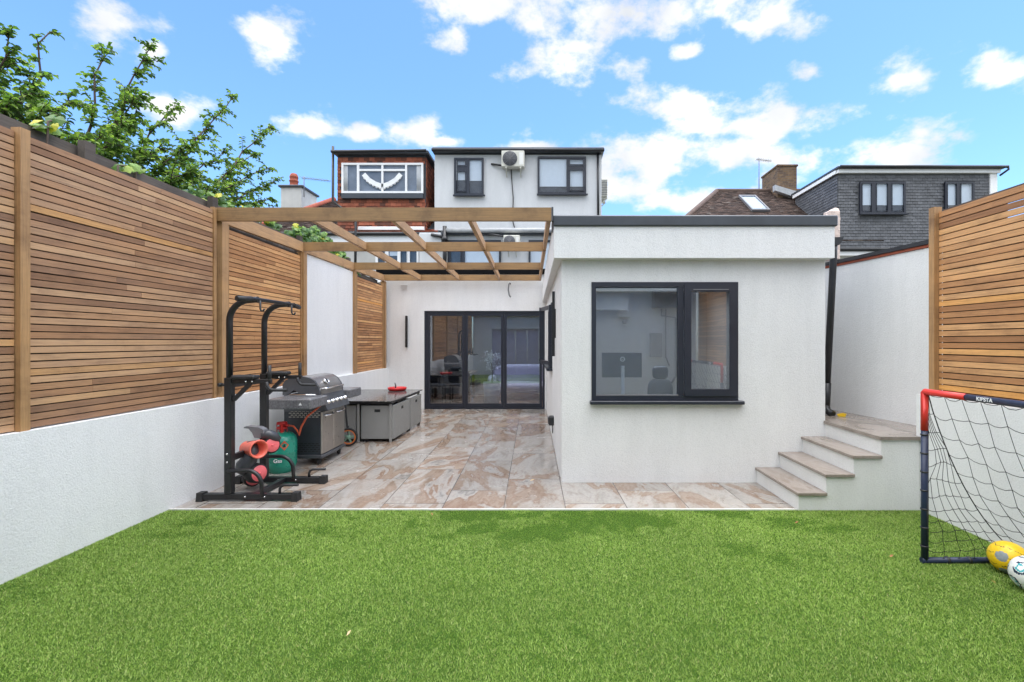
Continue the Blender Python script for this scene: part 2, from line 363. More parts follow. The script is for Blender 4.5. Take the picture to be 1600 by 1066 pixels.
# ------------------------------------------------------------------ mesh helpers
class MB:
    def __init__(s): s.v = []; s.f = []; s.sm = []; s.r = []; s.mi = []; s.cr = None; s.cm = 0
    def add(s, vs, fs, smooth=False, rnd=None):
        b = len(s.v); s.v += [tuple(p) for p in vs]
        rv = rnd if rnd is not None else rng.random()
        for f in fs:
            s.f.append([i+b for i in f]); s.sm.append(smooth); s.r.append(rv); s.mi.append(s.cm)
        return s
    def box(s, x0, x1, y0, y1, z0, z1, rnd=None):
        vs = [(x0,y0,z0),(x1,y0,z0),(x1,y1,z0),(x0,y1,z0),(x0,y0,z1),(x1,y0,z1),(x1,y1,z1),(x0,y1,z1)]
        return s.add(vs, [(0,3,2,1),(4,5,6,7),(0,1,5,4),(1,2,6,5),(2,3,7,6),(3,0,4,7)], False, rnd)
    def bbox(s, x0, x1, y0, y1, z0, z1, b=.01, rnd=None):
        # chamfered box
        xs, ys, zs = (x0, x1), (y0, y1), (z0, z1); vs = []; idx = {}
        for i in (0, 1):
            for j in (0, 1):
                for k in (0, 1):
                    cx, cy, cz = xs[i], ys[j], zs[k]; dx = b if i == 0 else -b; dy = b if j == 0 else -b; dz = b if k == 0 else -b
                    idx[(i,j,k,0)] = len(vs); vs.append((cx, cy+dy, cz+dz))
                    idx[(i,j,k,1)] = len(vs); vs.append((cx+dx, cy, cz+dz))
                    idx[(i,j,k,2)] = len(vs); vs.append((cx+dx, cy+dy, cz))
        I = lambda i,j,k,a: idx[(i,j,k,a)]
        fs = []
        for i in (0, 1): fs.append([I(i,0,0,0), I(i,1,0,0), I(i,1,1,0), I(i,0,1,0)])
        for j in (0, 1): fs.append([I(0,j,0,1), I(1,j,0,1), I(1,j,1,1), I(0,j,1,1)])
        for k in (0, 1): fs.append([I(0,0,k,2), I(1,0,k,2), I(1,1,k,2), I(0,1,k,2)])
        for i in (0, 1):
            for j in (0, 1): fs.append([I(i,j,0,0), I(i,j,1,0), I(i,j,1,1), I(i,j,0,1)])
        for i in (0, 1):
            for k in (0, 1): fs.append([I(i,0,k,0), I(i,1,k,0), I(i,1,k,2), I(i,0,k,2)])
        for j in (0, 1):
            for k in (0, 1): fs.append([I(0,j,k,1), I(1,j,k,1), I(1,j,k,2), I(0,j,k,2)])
        for i in (0, 1):
            for j in (0, 1):
                for k in (0, 1): fs.append([I(i,j,k,0), I(i,j,k,1), I(i,j,k,2)])
        c = Vector(((x0+x1)/2, (y0+y1)/2, (z0+z1)/2))
        out = []
        for f in fs:
            p = [Vector(vs[q]) for q in f]; n = (p[1]-p[0]).cross(p[2]-p[0]); m_ = sum(p, Vector())/len(p)
            out.append(f if n.dot(m_-c) > 0 else f[::-1])
        return s.add(vs, out, False, rnd)
    def beam(s, a, b, w, h, up=(0, 0, 1), rnd=None, ch=0):
        a, b = Vector(a), Vector(b); d = (b-a).normalized(); up = Vector(up)
        sd_ = d.cross(up).normalized(); u2 = sd_.cross(d).normalized()
        vs = [p+sd_*(i*w/2)+u2*(j*h/2) for p in (a, b) for i, j in ((-1,-1),(1,-1),(1,1),(-1,1))]
        return s.add(vs, [(3,2,1,0),(4,5,6,7),(0,1,5,4),(1,2,6,5),(2,3,7,6),(3,0,4,7)], False, rnd)
    def tube(s, pts, r, seg=10, cap=True, rnd=None):
        pts = [Vector(p) for p in pts]; n = len(pts); rr = r if isinstance(r, (list, tuple)) else [r]*n
        vs = []; prev = None
        for i, p in enumerate(pts):
            d = (pts[min(i+1, n-1)]-pts[max(i-1, 0)])
            d = d.normalized() if d.length > 1e-9 else Vector((0, 0, 1))
            if prev is None:
                a = Vector((0, 0, 1)) if abs(d.z) < .9 else Vector((1, 0, 0)); x = d.cross(a).normalized()
            else:
                x = (prev-d*prev.dot(d)); x = x.normalized() if x.length > 1e-6 else d.orthogonal().normalized()
            prev = x; y = d.cross(x)
            for k in range(seg):
                t = 2*math.pi*k/seg; vs.append(p+(x*math.cos(t)+y*math.sin(t))*rr[i])
        fs = []
        for i in range(n-1):
            for k in range(seg):
                k2 = (k+1) % seg; fs.append((i*seg+k, i*seg+k2, (i+1)*seg+k2, (i+1)*seg+k))
        rv = rnd if rnd is not None else rng.random()
        b = len(s.v); s.add(vs, fs, True, rv)
        if cap:
            for base, rev in ((0, True), ((n-1)*seg, False)):
                f = [b+base+k for k in range(seg)]; s.f.append(f[::-1] if rev else f); s.sm.append(False); s.r.append(rv); s.mi.append(s.cm)
        return s
    def lathe(s, prof, origin, axis='Z', seg=32, rnd=None, smooth=True):
        o = Vector(origin); vs = []; n = len(prof)
        if isinstance(axis, str): ax = {'X': Vector((1,0,0)), 'Y': Vector((0,1,0)), 'Z': Vector((0,0,1))}[axis]
        else: ax = Vector(axis).normalized()
        x = ax.orthogonal().normalized(); y = ax.cross(x)
        for (r, h) in prof:
            for k in range(seg):
                t = 2*math.pi*k/seg; vs.append(o+ax*h+(x*math.cos(t)+y*math.sin(t))*r)
        fs = []
        for i in range(n-1):
            for k in range(seg):
                k2 = (k+1) % seg; fs.append((i*seg+k, i*seg+k2, (i+1)*seg+k2, (i+1)*seg+k))
        return s.add(vs, fs, smooth, rnd)
    def prism(s, poly, axis, a0, a1, rnd=None):
        # poly in the two other axes, extruded along axis ('X','Y','Z')
        n = len(poly)
        def P(p, a): return {'X': (a, p[0], p[1]), 'Y': (p[0], a, p[1]), 'Z': (p[0], p[1], a)}[axis]
        vs = [P(p, a0) for p in poly]+[P(p, a1) for p in poly]
        fs = [list(range(n))[::-1], [i+n for i in range(n)]]+[(i, (i+1) % n, (i+1) % n+n, i+n) for i in range(n)]
        return s.add(vs, fs, False, rnd)
    def wall(s, x0, x1, z0, z1, y0, y1, holes=()):
        xs = sorted({x0, x1, *[h[0] for h in holes], *[h[1] for h in holes]}); zs = sorted({z0, z1, *[h[2] for h in holes], *[h[3] for h in holes]})
        for i in range(len(xs)-1):
            for k in range(len(zs)-1):
                cx, cz = (xs[i]+xs[i+1])/2, (zs[k]+zs[k+1])/2
                if any(h[0] < cx < h[1] and h[2] < cz < h[3] for h in holes): continue
                s.box(xs[i], xs[i+1], y0, y1, zs[k], zs[k+1], .5)
        return s
    def map(s, f): s.v = [tuple(f(Vector(p))) for p in s.v]; return s
    def build(s, name, mat, parent=None, fixn=True):
        me = bpy.data.meshes.new(name); off = Vector((0, 0, 0)); p = parent
        while p is not None: off += p.location; p = p.parent
        me.from_pydata([tuple(Vector(v)-off) for v in s.v], [], s.f); 
        mats = mat if isinstance(mat, (list, tuple)) else [mat]
        for m_ in mats: me.materials.append(m_)
        me.polygons.foreach_set('use_smooth', s.sm)
        if len(mats) > 1: me.polygons.foreach_set('material_index', s.mi)
        at_ = me.attributes.new('rnd', 'FLOAT', 'FACE'); at_.data.foreach_set('value', s.r)
        me.update(); o = bpy.data.objects.new(name, me); COL.objects.link(o)
        if parent is not None: o.parent = parent
        return o
def tag(o, label=None, cat=None, group=None, kind=None):
    if label: o['label'] = label
    if cat: o['category'] = cat
    if group: o['group'] = group
    if kind: o['kind'] = kind
    return o
def thing(name, loc, label, cat, group=None):
    o = bpy.data.objects.new(name, None); COL.objects.link(o); o.location = loc; o.empty_display_size = .1
    return tag(o, label, cat, group)
def copy_tree(o, parent=None):
    c = o.copy(); COL.objects.link(c)
    if parent is not None: c.parent = parent
    for ch in list(o.children): copy_tree(ch, c)
    return c
def arc(c, r, a0, a1, n=8, plane='XZ'):
    out = []
    for i in range(n+1):
        t = R(a0+(a1-a0)*i/n); p = (r*math.cos(t), r*math.sin(t))
        out.append(Vector(c)+(Vector((p[0], 0, p[1])) if plane == 'XZ' else Vector((0, p[0], p[1])) if plane == 'YZ' else Vector((p[0], p[1], 0))))
    return out
def text_part(name, body, size, loc, rot, mat, parent, extrude=.0008):
    cu = bpy.data.curves.new(name, 'FONT'); cu.body = body; cu.size = size; cu.extrude = extrude; cu.align_x = 'CENTER'; cu.align_y = 'CENTER'; cu.offset = size*.015
    tmp = bpy.data.objects.new(name+'_tmp', cu); COL.objects.link(tmp)
    dg = bpy.context.evaluated_depsgraph_get(); me = bpy.data.meshes.new_from_object(tmp.evaluated_get(dg))
    bpy.data.objects.remove(tmp); me.materials.clear(); me.materials.append(mat)
    o = bpy.data.objects.new(name, me); COL.objects.link(o); off = Vector((0, 0, 0)); p = parent
    while p is not None: off += p.location; p = p.parent
    o.parent = parent; o.location = Vector(loc)-off; o.rotation_euler = rot
    return o

def XL(Y): return -3.48-max(0, Y-4.9)*.0268     # the left garden wall opens slightly towards the house
def leftmap(p): return Vector((p.x+(XL(p.y)+3.48), p.y, p.z))
SK = -.0324
def extmap(p): return Vector((p.x+SK*(p.y-5.143), p.y, p.z))
Y0 = 4.30; YE = 5.143; YB = 10.7

# ------------------------------------------------------------------ setting
tag(MB().box(-150, 150, -60, 240, -.35, -.06).build('ground', M['ground']), kind='structure')
MB().box(-3.9, 3.9, Y0, YB+.1, -.05, 0).build('patio', M['patio'])['kind'] = 'structure'
mb = MB(); mb.box(-3.6, 3.45, -.5, Y0-.014, -.05, .002); mb.build('lawn_base', M['turfbase'])['kind'] = 'structure'
mb = MB(); mb.box(-3.5, 2.29, Y0-.014, Y0+.004, -.04, .013); mb.build('edging_strip', M['trim'])['kind'] = 'structure'

# artificial grass: short leaning fibres
def grass():
    g = np.random.default_rng(3)
    xs, ys, wd = [], [], []
    for n, a, b in ((580000, 1.95, 4.28), (60000, -.35, 1.95)):
        u = g.random(n); yy = a+(b-a)*(u**1.3 if a > 0 else u)
        xs.append(-3.49+(3.42+3.49)*g.random(n)); ys.append(yy); wd.append(.0028+.0006*(yy-1.95) if a > 0 else np.full(n, .006))
    x = np.concatenate(xs); y = np.concatenate(ys); wd = np.concatenate(wd)
    def vn(x, y, s, seed):
        gx, gy = x*s+100+seed, y*s+100+seed*3; ix, iy = np.floor(gx).astype(int), np.floor(gy).astype(int); fx, fy = gx-ix, gy-iy
        fx = fx*fx*(3-2*fx); fy = fy*fy*(3-2*fy)
        h = lambda a, b: (np.sin(a*127.1+b*311.7+seed*17.0)*43758.5453) % 1.0
        return (h(ix, iy)*(1-fx)+h(ix+1, iy)*fx)*(1-fy)+(h(ix, iy+1)*(1-fx)+h(ix+1, iy+1)*fx)*fy
    f = .45*vn(x, y*1.6, 1.3, 1)+.33*vn(x*.8, y*1.5, 4.5, 2)+.22*vn(x, y, 13, 3)
    edge = np.clip((y-2.4)/1.7, 0, 1)
    tread = np.clip((f-.66+.06*edge)*9, 0, 1)*(.5+.5*edge)      # trodden places, the pile pushed towards the viewer
    keep = g.random(len(x)) > tread*.35
    x, y, wd, tread = x[keep], y[keep], wd[keep], tread[keep]; n = len(x)
    L_ = (.007+.008*g.random(n))*(1-.3*tread)
    ang = g.random(n)*2*np.pi; lean = .3+1.0*g.random(n)
    dx = np.cos(ang)*lean*L_; dy = np.sin(ang)*lean*L_+.003-.010*tread
    wa = g.random(n)*np.pi; wx, wy = np.cos(wa)*wd*.5, np.sin(wa)*wd*.5
    z0 = np.full(n, .001)
    V = np.empty((n, 3, 3), np.float32)
    V[:, 0] = np.stack([x-wx, y-wy, z0], 1); V[:, 1] = np.stack([x+wx, y+wy, z0], 1); V[:, 2] = np.stack([x+dx, np.minimum(y+dy, 4.288), z0+L_], 1)
    me = bpy.data.meshes.new('grass'); me.vertices.add(n*3); me.vertices.foreach_set('co', V.ravel())
    me.loops.add(n*3); me.loops.foreach_set('vertex_index', np.arange(n*3, dtype=np.int32))
    me.polygons.add(n); me.polygons.foreach_set('loop_start', np.arange(0, n*3, 3, dtype=np.int32)); me.polygons.foreach_set('loop_total', np.full(n, 3, np.int32))
    me.update(calc_edges=True)
    a = me.attributes.new('rnd', 'FLOAT', 'FACE'); a.data.foreach_set('value', g.random(n).astype(np.float32))
    me.materials.append(M['grass']); o = bpy.data.objects.new('grass', me); COL.objects.link(o)
    tag(o, 'short bright green artificial grass covering the lawn', 'artificial grass', kind='stuff')
grass()

# ------------------------------------------------------------------ garden walls and slatted fences
mb = MB()
for a, b in ((-.5, 4.9), (4.9, YB)): mb.box(-3.70, -3.48, a, b, -.05, .95, .5)
mb.map(leftmap)
w1 = thing('garden_wall', (-3.55, 4, 0), 'long low white rendered garden wall along the left of the lawn and patio', 'garden wall')
mb.build('low_wall', M['render_left'], w1)
mb = MB().box(-3.72, -3.535, 6.93, 8.74, .952, 2.86, .5).map(leftmap); mb.build('tall_panel', M['render_left'], w1)

def slats(mb, y0, y1, z0, z1, xf, t=.02, pitch=.0512, gap=.0085, face=1, seed=0):
    z = z0+.004; r_ = random.Random(seed)
    joints = []
    while z+pitch-gap < z1+.002:
        ys = [y0, y1]
        if y1-y0 > 1.2 and r_.random() < .45: ys.insert(1, y0+(y1-y0)*r_.uniform(.25, .75))
        for a, b in zip(ys[:-1], ys[1:]):
            wob = r_.uniform(-.0015, .0015); e = r_.uniform(-.001, .001)
            x0, x1 = (xf-t, xf+e) if face > 0 else (xf-e, xf+t)
            mb.box(x0, x1, a+.0006, b-.0006, z+wob, z+pitch-gap+wob, r_.random())
        z += pitch
    return mb
def batten_post(y0, y1, x0, x1, z0, z1): return MB().box(x0, x1, y0, y1, z0, z1)

LF = -3.53
f1 = thing('slatted_fence', (-3.54, 3, .95), 'long weathered slatted timber fence on the low white wall, left foreground', 'fence', 'horizontal slat fence panels')
slats(MB(), -.4, 3.095, .955, 2.965, LF, seed=1).build('slat_panel', M['slat'], f1)
slats(MB(), 3.165, 4.93, .955, 2.965, LF, seed=2).build('slat_panel', M['slat'], f1)
batten_post(3.10, 3.16, LF-.03, LF+.035, .952, 2.975).build('post', M['beamZ'], f1)
batten_post(4.935, 4.972, LF-.03, LF+.012, .952, 2.975).build('post', M['beamZ'], f1)
batten_post(1.1, 1.16, LF-.03, LF+.034, .952, 2.975).build('post', M['beamZ'], f1)
# dark board added close behind the slats so the gaps look shaded
for a, b in ((-.4, 3.098), (3.162, 4.93)): MB().box(LF-.045, LF-.030, a, b, .955, 2.955).build('gap_dark_board', M['oldwood'], f1)

ZT = lambda Y: 2.98+.0132*(Y-5)       # top of pergola timbers
for k, (a, b, lab) in enumerate(((5.15, 6.80, 'slatted timber panel beside the exercise tower, between the first two pergola posts'),
                               (8.90, 10.46, 'narrow slatted timber panel in the far corner by the bifold doors'))):
    t_ = thing('slatted_fence', (-3.55, a, .95), lab, 'fence', 'horizontal slat fence panels')
    slats(MB(), a+.03, b-.03, .955, 2.83, LF, seed=10+k).map(leftmap).build('slat_panel', M['slat_warm'], t_)
    MB().box(LF-.03, LF+.012, a, a+.028, .953, 2.85).map(leftmap).build('end_batten', M['beamZ'], t_)
    MB().box(LF-.03, LF+.012, b-.028, b, .953, 2.85).map(leftmap).build('end_batten', M['beamZ'], t_)
    MB().box(LF-.045, LF-.030, a+.03, b-.03, .955, 2.83).map(leftmap).build('gap_dark_board', M['oldwood'], t_)  # dark sheet added close behind to blacken the slat gaps

# old neighbour fence behind the slats
of = thing('old_fence', (-3.8, 5, 0), 'old dark weathered timber fence behind the slatted fence, under the plum branches', 'fence')
mb = MB()
y = -.4
while y < 10.9:
    mb.box(-3.86, -3.83, y, y+.145, 0, 3.0+rng.uniform(-.01, .01)); y += .152
mb.map(lambda p: Vector((p.x+(XL(p.y)+3.48), p.y, p.z))).build('boards', M['oldwood'], of)
for y in (-.2, 1.6, 3.79, 5.25, 7.2, 9.1):
    MB().box(-3.81, -3.75, y, y+.09, 0, 3.185).map(leftmap).build('post', M['oldwood'], of)
mb = MB(); mb.box(-3.85, -3.78, -.4, 10.8, 3.06, 3.15).box(-3.85, -3.80, -.4, 10.8, 2.90, 2.95).map(leftmap).build('top_rail', M['oldwood'], of)

# right side
w2 = thing('garden_wall', (3.5, 3, 0), 'low white rendered garden wall behind the football goal on the right', 'garden wall')
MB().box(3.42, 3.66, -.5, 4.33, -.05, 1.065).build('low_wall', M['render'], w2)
f2 = thing('slatted_fence', (3.5, 3, 1.06), 'bright orange-brown slatted timber fence on the low wall, right foreground', 'fence', 'horizontal slat fence panels')
slats(MB(), -.4, 4.14, 1.07, 2.72, 3.47, seed=31, face=-1, pitch=.0525).build('slat_panel', M['slat_warm'], f2)
bk = MB(); bk.box(3.497, 3.51, -.4, 3.38, 1.07, 2.715).box(3.497, 3.51, 3.56, 4.13, 1.07, 2.715).box(3.497, 3.51, 3.38, 3.56, 1.07, 2.47).box(3.497, 3.51, 3.38, 3.56, 2.64, 2.715); bk.build('gap_dark_board', M['oldwood'], f2)  # dark sheet added behind the slats to darken the gaps, one notch open
MB().box(3.43, 3.50, 4.142, 4.20, 1.067, 2.745).build('post', M['beamZ'], f2)
MB().box(3.43, 3.50, 2.1, 2.16, 1.067, 2.745).build('post', M['beamZ'], f2)
w3 = thing('boundary_wall', (3.7, 6, 0), 'tall white rendered boundary wall with black coping beside the stone steps', 'boundary wall')
def rw(p): return Vector((p.x-.165*(p.y-4.85), p.y, p.z))
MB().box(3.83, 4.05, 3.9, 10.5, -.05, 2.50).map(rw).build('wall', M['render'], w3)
MB().box(3.815, 4.07, 3.9, 10.5, 2.503, 2.53).map(rw).build('brick_edge', M['terracotta'], w3)
MB().box(3.80, 4.09, 3.9, 10.5, 2.533, 2.575).map(rw).build('coping', M['blackplastic'], w3)
pl = MB().bbox(3.54, 3.68, 5.86, 6.0, 2.58, 3.20, .012)
for dz, dx, r_ in ((3.17, .0, .055), (3.2, .04, .045), (3.14, -.03, .05), (3.1, .05, .05)):
    pl.lathe([(.001, -r_)]+[(r_*math.cos(R(a)), r_*math.sin(R(a))) for a in range(-70, 71, 20)]+[(.001, r_)], (3.61+dx, 5.92, dz), seg=12)
tag(pl.build('wall_pier', M['coralbrick']), 'rough pale mortar-topped stub of wall poking above the corner of the flat roof', 'wall pier')

# steps
ts = thing('garden_steps', (2.8, 4.7, 0), 'four white rendered garden steps with wet brown stone treads and a landing', 'steps')
for i in range(4):
    x0 = 2.287+.252*i; zt = .17*(i+1)
    MB().box(x0+.02, (x0+.272 if i < 3 else 3.415), 4.285, (YE if i < 3 else 4.8), -.04, zt-.031).build('riser', M['render'], ts)
    if i < 3: MB().bbox(x0, x0+.272, 4.262, YE-.002, zt-.03, zt, .004).build('tread', M['tread'], ts)
MB().prism([(3.06, 4.8), (3.81, 4.8), (3.3, 8.0), (3.06, 8.0)], 'Z', -.04, .649).build('landing_base', M['render'], ts)
MB().prism([(3.043, 4.262), (3.417, 4.262), (3.417, 4.335), (3.91, 4.335), (3.83, 4.85), (3.31, 8.0), (3.063, 8.0), (3.063, YE), (3.043, YE)], 'Z', .65, .68).build('landing_slab', M['tread'], ts)

# ------------------------------------------------------------------ windows
def window(parent, x0, x1, z0, z1, yf, cols, mat_f, mat_g, fw=.055, depth=.07, sill=True, blind=None, name='window', face=.0):
    """cols: list of (x_start, x_end, [ (z_start, z_end) ...]) clear openings; each becomes sash bars around a pane"""
    fr = MB()
    fr.box(x0, x1, yf, yf+depth, z0, z0+fw); fr.box(x0, x1, yf, yf+depth, z1-fw, z1)
    fr.box(x0, x0+fw, yf, yf+depth, z0+fw, z1-fw); fr.box(x1-fw, x1, yf, yf+depth, z0+fw, z1-fw)
    o = fr.build(name, mat_f, parent)
    g = MB(); sb = MB(); cs = sorted(cols)
    for i, (a, b, rows) in enumerate(cs):
        if i: sb.box(cs[i-1][1], a, yf+.004, yf+depth-.004, z0+fw, z1-fw)
        for j, (c, d, sash) in enumerate(rows):
            if j: sb.box(a, b, yf+.006, yf+depth-.006, rows[j-1][1], c)
            if sash:
                q = sash
                sb.box(a+.003, b-.003, yf-.018, yf+.0035, c+.003, c+q); sb.box(a+.003, b-.003, yf-.018, yf+.0035, d-q, d-.003)
                sb.box(a+.003, a+q, yf-.018, yf+.0035, c+q, d-q); sb.box(b-q, b-.003, yf-.018, yf+.0035, c+q, d-q)
            g.box(a-.005, b+.005, yf+depth*.5, yf+depth*.5+.006, c-.005, d+.005)
    if sb.v: sb.build('sash', mat_f, o)
    g.build('pane', mat_g, o)
    if sill: MB().bbox(x0-.02, x1+.05, yf-.06, yf+depth*.5, z0-.04, z0-.002, .006).build('sill', mat_f, o)
    return o

# ------------------------------------------------------------------ the single-storey extension
ex = thing('extension', (1.5, 6, 0), 'single-storey white rendered flat-roofed extension with dark framed window and bifold doors', 'extension')
X0, X1 = .16, 3.06
wx0, wx1, wz0, wz1 = .487, 2.098, .905, 2.205
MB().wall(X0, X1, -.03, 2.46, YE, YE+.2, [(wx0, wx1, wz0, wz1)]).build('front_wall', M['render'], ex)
sw = MB()
# side wall facing the patio with its window opening: built along Y then sheared
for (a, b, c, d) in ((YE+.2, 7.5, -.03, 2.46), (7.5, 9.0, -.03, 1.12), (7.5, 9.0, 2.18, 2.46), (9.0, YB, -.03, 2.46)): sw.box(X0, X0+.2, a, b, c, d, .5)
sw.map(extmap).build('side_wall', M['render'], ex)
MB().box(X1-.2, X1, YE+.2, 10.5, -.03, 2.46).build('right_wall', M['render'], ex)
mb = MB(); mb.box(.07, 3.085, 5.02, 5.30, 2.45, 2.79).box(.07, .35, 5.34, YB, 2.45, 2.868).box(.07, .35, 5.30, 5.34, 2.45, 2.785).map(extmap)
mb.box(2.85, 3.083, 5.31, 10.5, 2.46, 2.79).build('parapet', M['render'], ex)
def deck(x0, x1, y0, y1, z0, z1, h, mat):
    m_ = MB()
    m_.box(x0, x1, y0, h[2], z0, z1).box(x0, x1, h[3], y1, z0, z1).box(x0, h[0], h[2], h[3], z0, z1).box(h[1], x1, h[2], h[3], z0, z1)
    return m_.build('roof_deck' if mat is M['anth_felt'] else 'ceiling', mat, ex)
deck(.355, 2.85, 5.3, YB, 2.5, 2.6, (.7, 2.5, 5.7, 7.9), M['anth_felt'])
MB().box(.66, 2.54, 5.66, 7.94, 2.603, 2.615).build('added_rooflight', M['glass'], ex)  # added out of view to let sky light into the office
deck(.25, 2.80, YE+.2, 8.2, 2.40, 2.455, (.7, 2.5, 5.7, 7.9), M['inner_wall'])
mb = MB(); mb.bbox(.055, 3.11, 4.995, 5.33, 2.788, 2.905, .012); mb.bbox(.085, .36, 5.335, YB, 2.87, 2.903, .004); mb.map(extmap).bbox(2.84, 3.095, 5.34, 10.5, 2.79, 2.90, .012)
mb.build('roof_trim', M['anth_felt'], ex)
win = window(ex, wx0, wx1, wz0, wz1, YE-.012, [(wx0+.055, 1.44, [(wz0+.065, 2.155, 0)]), (1.50, wx1-.02, [(wz0+.045, 2.18, .078)])], M['anthracite'], M['glass_big'], .05, .07)
MB().box(wx0+.055, 1.44, YE-.010, YE+.012, wz0+.052, wz0+.063).build('bead_highlight', M['greyplastic'], win)  # pale strip standing in for the highlight along the frame edge
MB().box(1.60, 1.985, YE-.034, YE-.0305, wz1-.088, wz1-.080).build('bead_highlight', M['greyplastic'], win)  # pale strip drawn as the edge highlight of the casement
# side window, sash ajar
sf = MB()
for (a, b, c, d) in ((7.5, 9.0, 1.12, 1.18), (7.5, 9.0, 2.12, 2.18), (7.5, 7.56, 1.18, 2.12), (8.94, 9.0, 1.18, 2.12), (8.2, 8.26, 1.18, 2.12)): sf.box(X0-.02, X0+.06, a, b, c, d)
so_ = sf.map(extmap).build('window', M['anthracite'], ex)
MB().box(X0+.02, X0+.026, 7.56, 8.94, 1.18, 2.12).map(extmap).build('pane', M['glass_big'], so_)
MB().box(X0-.09, X0+.05, 7.45, 9.05, 1.08, 1.117).map(extmap).build('sill', M['anthracite'], so_)
sa = MB(); q0, q1 = Vector((X0-.025, 7.56, 0)), Vector((X0-.17, 8.2, 0))
for za, zb in ((1.17, 1.23), (2.08, 2.14)): sa.beam((q0.x, q0.y, (za+zb)/2), (q1.x, q1.y, (za+zb)/2), .045, zb-za)
for q in (q0, q1): sa.box(q.x-.03, q.x+.03, q.y-.03, q.y+.03, 1.165, 2.145)
sa.map(extmap).build('sash', M['anthracite'], so_)

# back wall with the bifold doors
dx0, dx1, dz1 = -2.82, -.055, 2.255
MB().wall(-3.80, .18, -.03, 3.09, YB, YB+.22, [(dx0, dx1, -.03, dz1)]).build('back_wall', M['render_left'], ex)
MB().wall(.18, 3.0, -.03, 3.09, YB+.06, YB+.22, []).build('back_wall', M['render_left'], ex)
MB().box(-3.9, 3.1, YB-.07, YB+.3, 3.095, 3.21).build('roof_trim', M['matt'], ex)
deck(-3.8, 3.0, YB+.22, 14.0, 3.02, 3.093, (-3.0, .4, 11.3, 13.4), M['anth_felt'])
MB().box(-3.04, .44, 11.26, 13.44, 3.096, 3.11).build('added_rooflight', M['glass'], ex)  # unseen opening added so daylight reaches the kitchen
deck(-3.7, 2.9, YB+.22, 14.0, 2.6, 2.65, (-3.0, .4, 11.3, 13.4), M['inner_wall'])
bd = thing('x', (0,0,0), None, None); bpy.data.objects.remove(bd)
def px2x(px, Y=YB): return (px-855)*Y/F
fr = MB(); ya, yb_ = YB+.03, YB+.11
fr.box(dx0, dx1, ya, yb_, dz1-.05, dz1); fr.box(dx0, dx1, ya, yb_, 0.001, .035)
fr.box(dx0, dx0+.055, ya, yb_, .035, dz1-.05); fr.box(dx1-.055, dx1, ya, yb_, .035, dz1-.05)
do = fr.build('bifold_door', M['anthracite'], ex)
edges = [dx0+.058, px2x(726), px2x(787), dx1-.058]
for k in range(3):
    a, b = edges[k]+.003, edges[k+1]-.003; s_ = MB(); t = .062
    s_.box(a, b, ya+.008, yb_-.008, .037, .037+.09); s_.box(a, b, ya+.008, yb_-.008, dz1-.052-t, dz1-.052)
    s_.box(a, a+t, ya+.008, yb_-.008, .127, dz1-.052-t); s_.box(b-t, b, ya+.008, yb_-.008, .127, dz1-.052-t)
    s_.build('door_leaf', M['anthracite'], do)
    MB().box(a+t-.004, b-t+.004, YB+.06, YB+.068, .12, dz1-.052-t+.004).build('pane', M['glass_door'], do)
MB().bbox(edges[1]+.015, edges[1]+.035, ya-.035, ya-.02, 1.0, 1.14, .004).box(edges[1]+.018, edges[1]+.032, ya-.02, ya+.01, 1.06, 1.08).build('handle', M['blackplastic'], do)
# interior: kitchen behind the doors, office behind the window
MB().box(-3.8, 3.0, YB+.22, 14.0, -.04, -.002).build('kitchen_floor', M['floorwood'], ex)
mb = MB(); mb.box(-3.8, 3.0, 14.0, 14.1, -.03, 3.0); mb.box(-3.82, -3.72, YB+.22, 14.0, -.03, 3.0); mb.box(2.9, 3.0, YB+.22, 14.0, -.03, 3.0)
mb.build('kitchen_wall', M['dimroom'], ex)
mb = MB(); mb.box(.36, 2.86, YE+.2, 9.0, 0.004, .03); mb.build('office_floor', M['floorwood'], ex)
mb = MB(); mb.box(.30, 2.86, 8.2, 8.3, .03, 2.46); mb.box(2.80, 2.858, YE+.2, 8.2, .03, 2.40); mb.box(X0+.2, 1.4, 8.05, 8.2, 2.1, 2.4)
mb.build('office_wall', M['inner_wall'], ex)

# things indoors
dk = thing('desk', (1.0, 5.75, 0), 'pale desk carrying the computer monitor just inside the extension window', 'desk')
MB().bbox(.45, 1.9, 5.42, 6.05, .72, .75, .004).build('desk_top', M['inner_wall'], dk)
for x in (.5, 1.82):
    for y in (5.45, 5.98): MB().box(x, x+.04, y, y+.04, .03, .72).build('leg', M['blackplastic'], dk)
mo = thing('computer_monitor', (.86, 5.6, .75), 'grey back of a computer monitor on a pale stand behind the extension window', 'monitor')
MB().bbox(.66, 1.14, 5.62, 5.66, 1.12, 1.42, .006).build('screen_housing', M['greyplastic'], mo)
MB().box(.885, .925, 5.585, 5.615, .76, 1.26).build('stand', M['upvc'], mo)
MB().bbox(.80, 1.01, 5.53, 5.72, .751, .763, .003).build('foot', M['upvc'], mo)
MB().lathe([(.018, 0), (.03, 0), (.03, .004), (.018, .004), (.018, 0)], (.905, 5.612, 1.34), (0, -1, 0), 24).box(.89, .92, 5.606, 5.612, 1.336, 1.343).build('emblem', M['white'], mo)
oc = thing('office_chair', (1.38, 6.3, 0), 'grey high-backed office chair with headrest behind the extension window', 'chair')
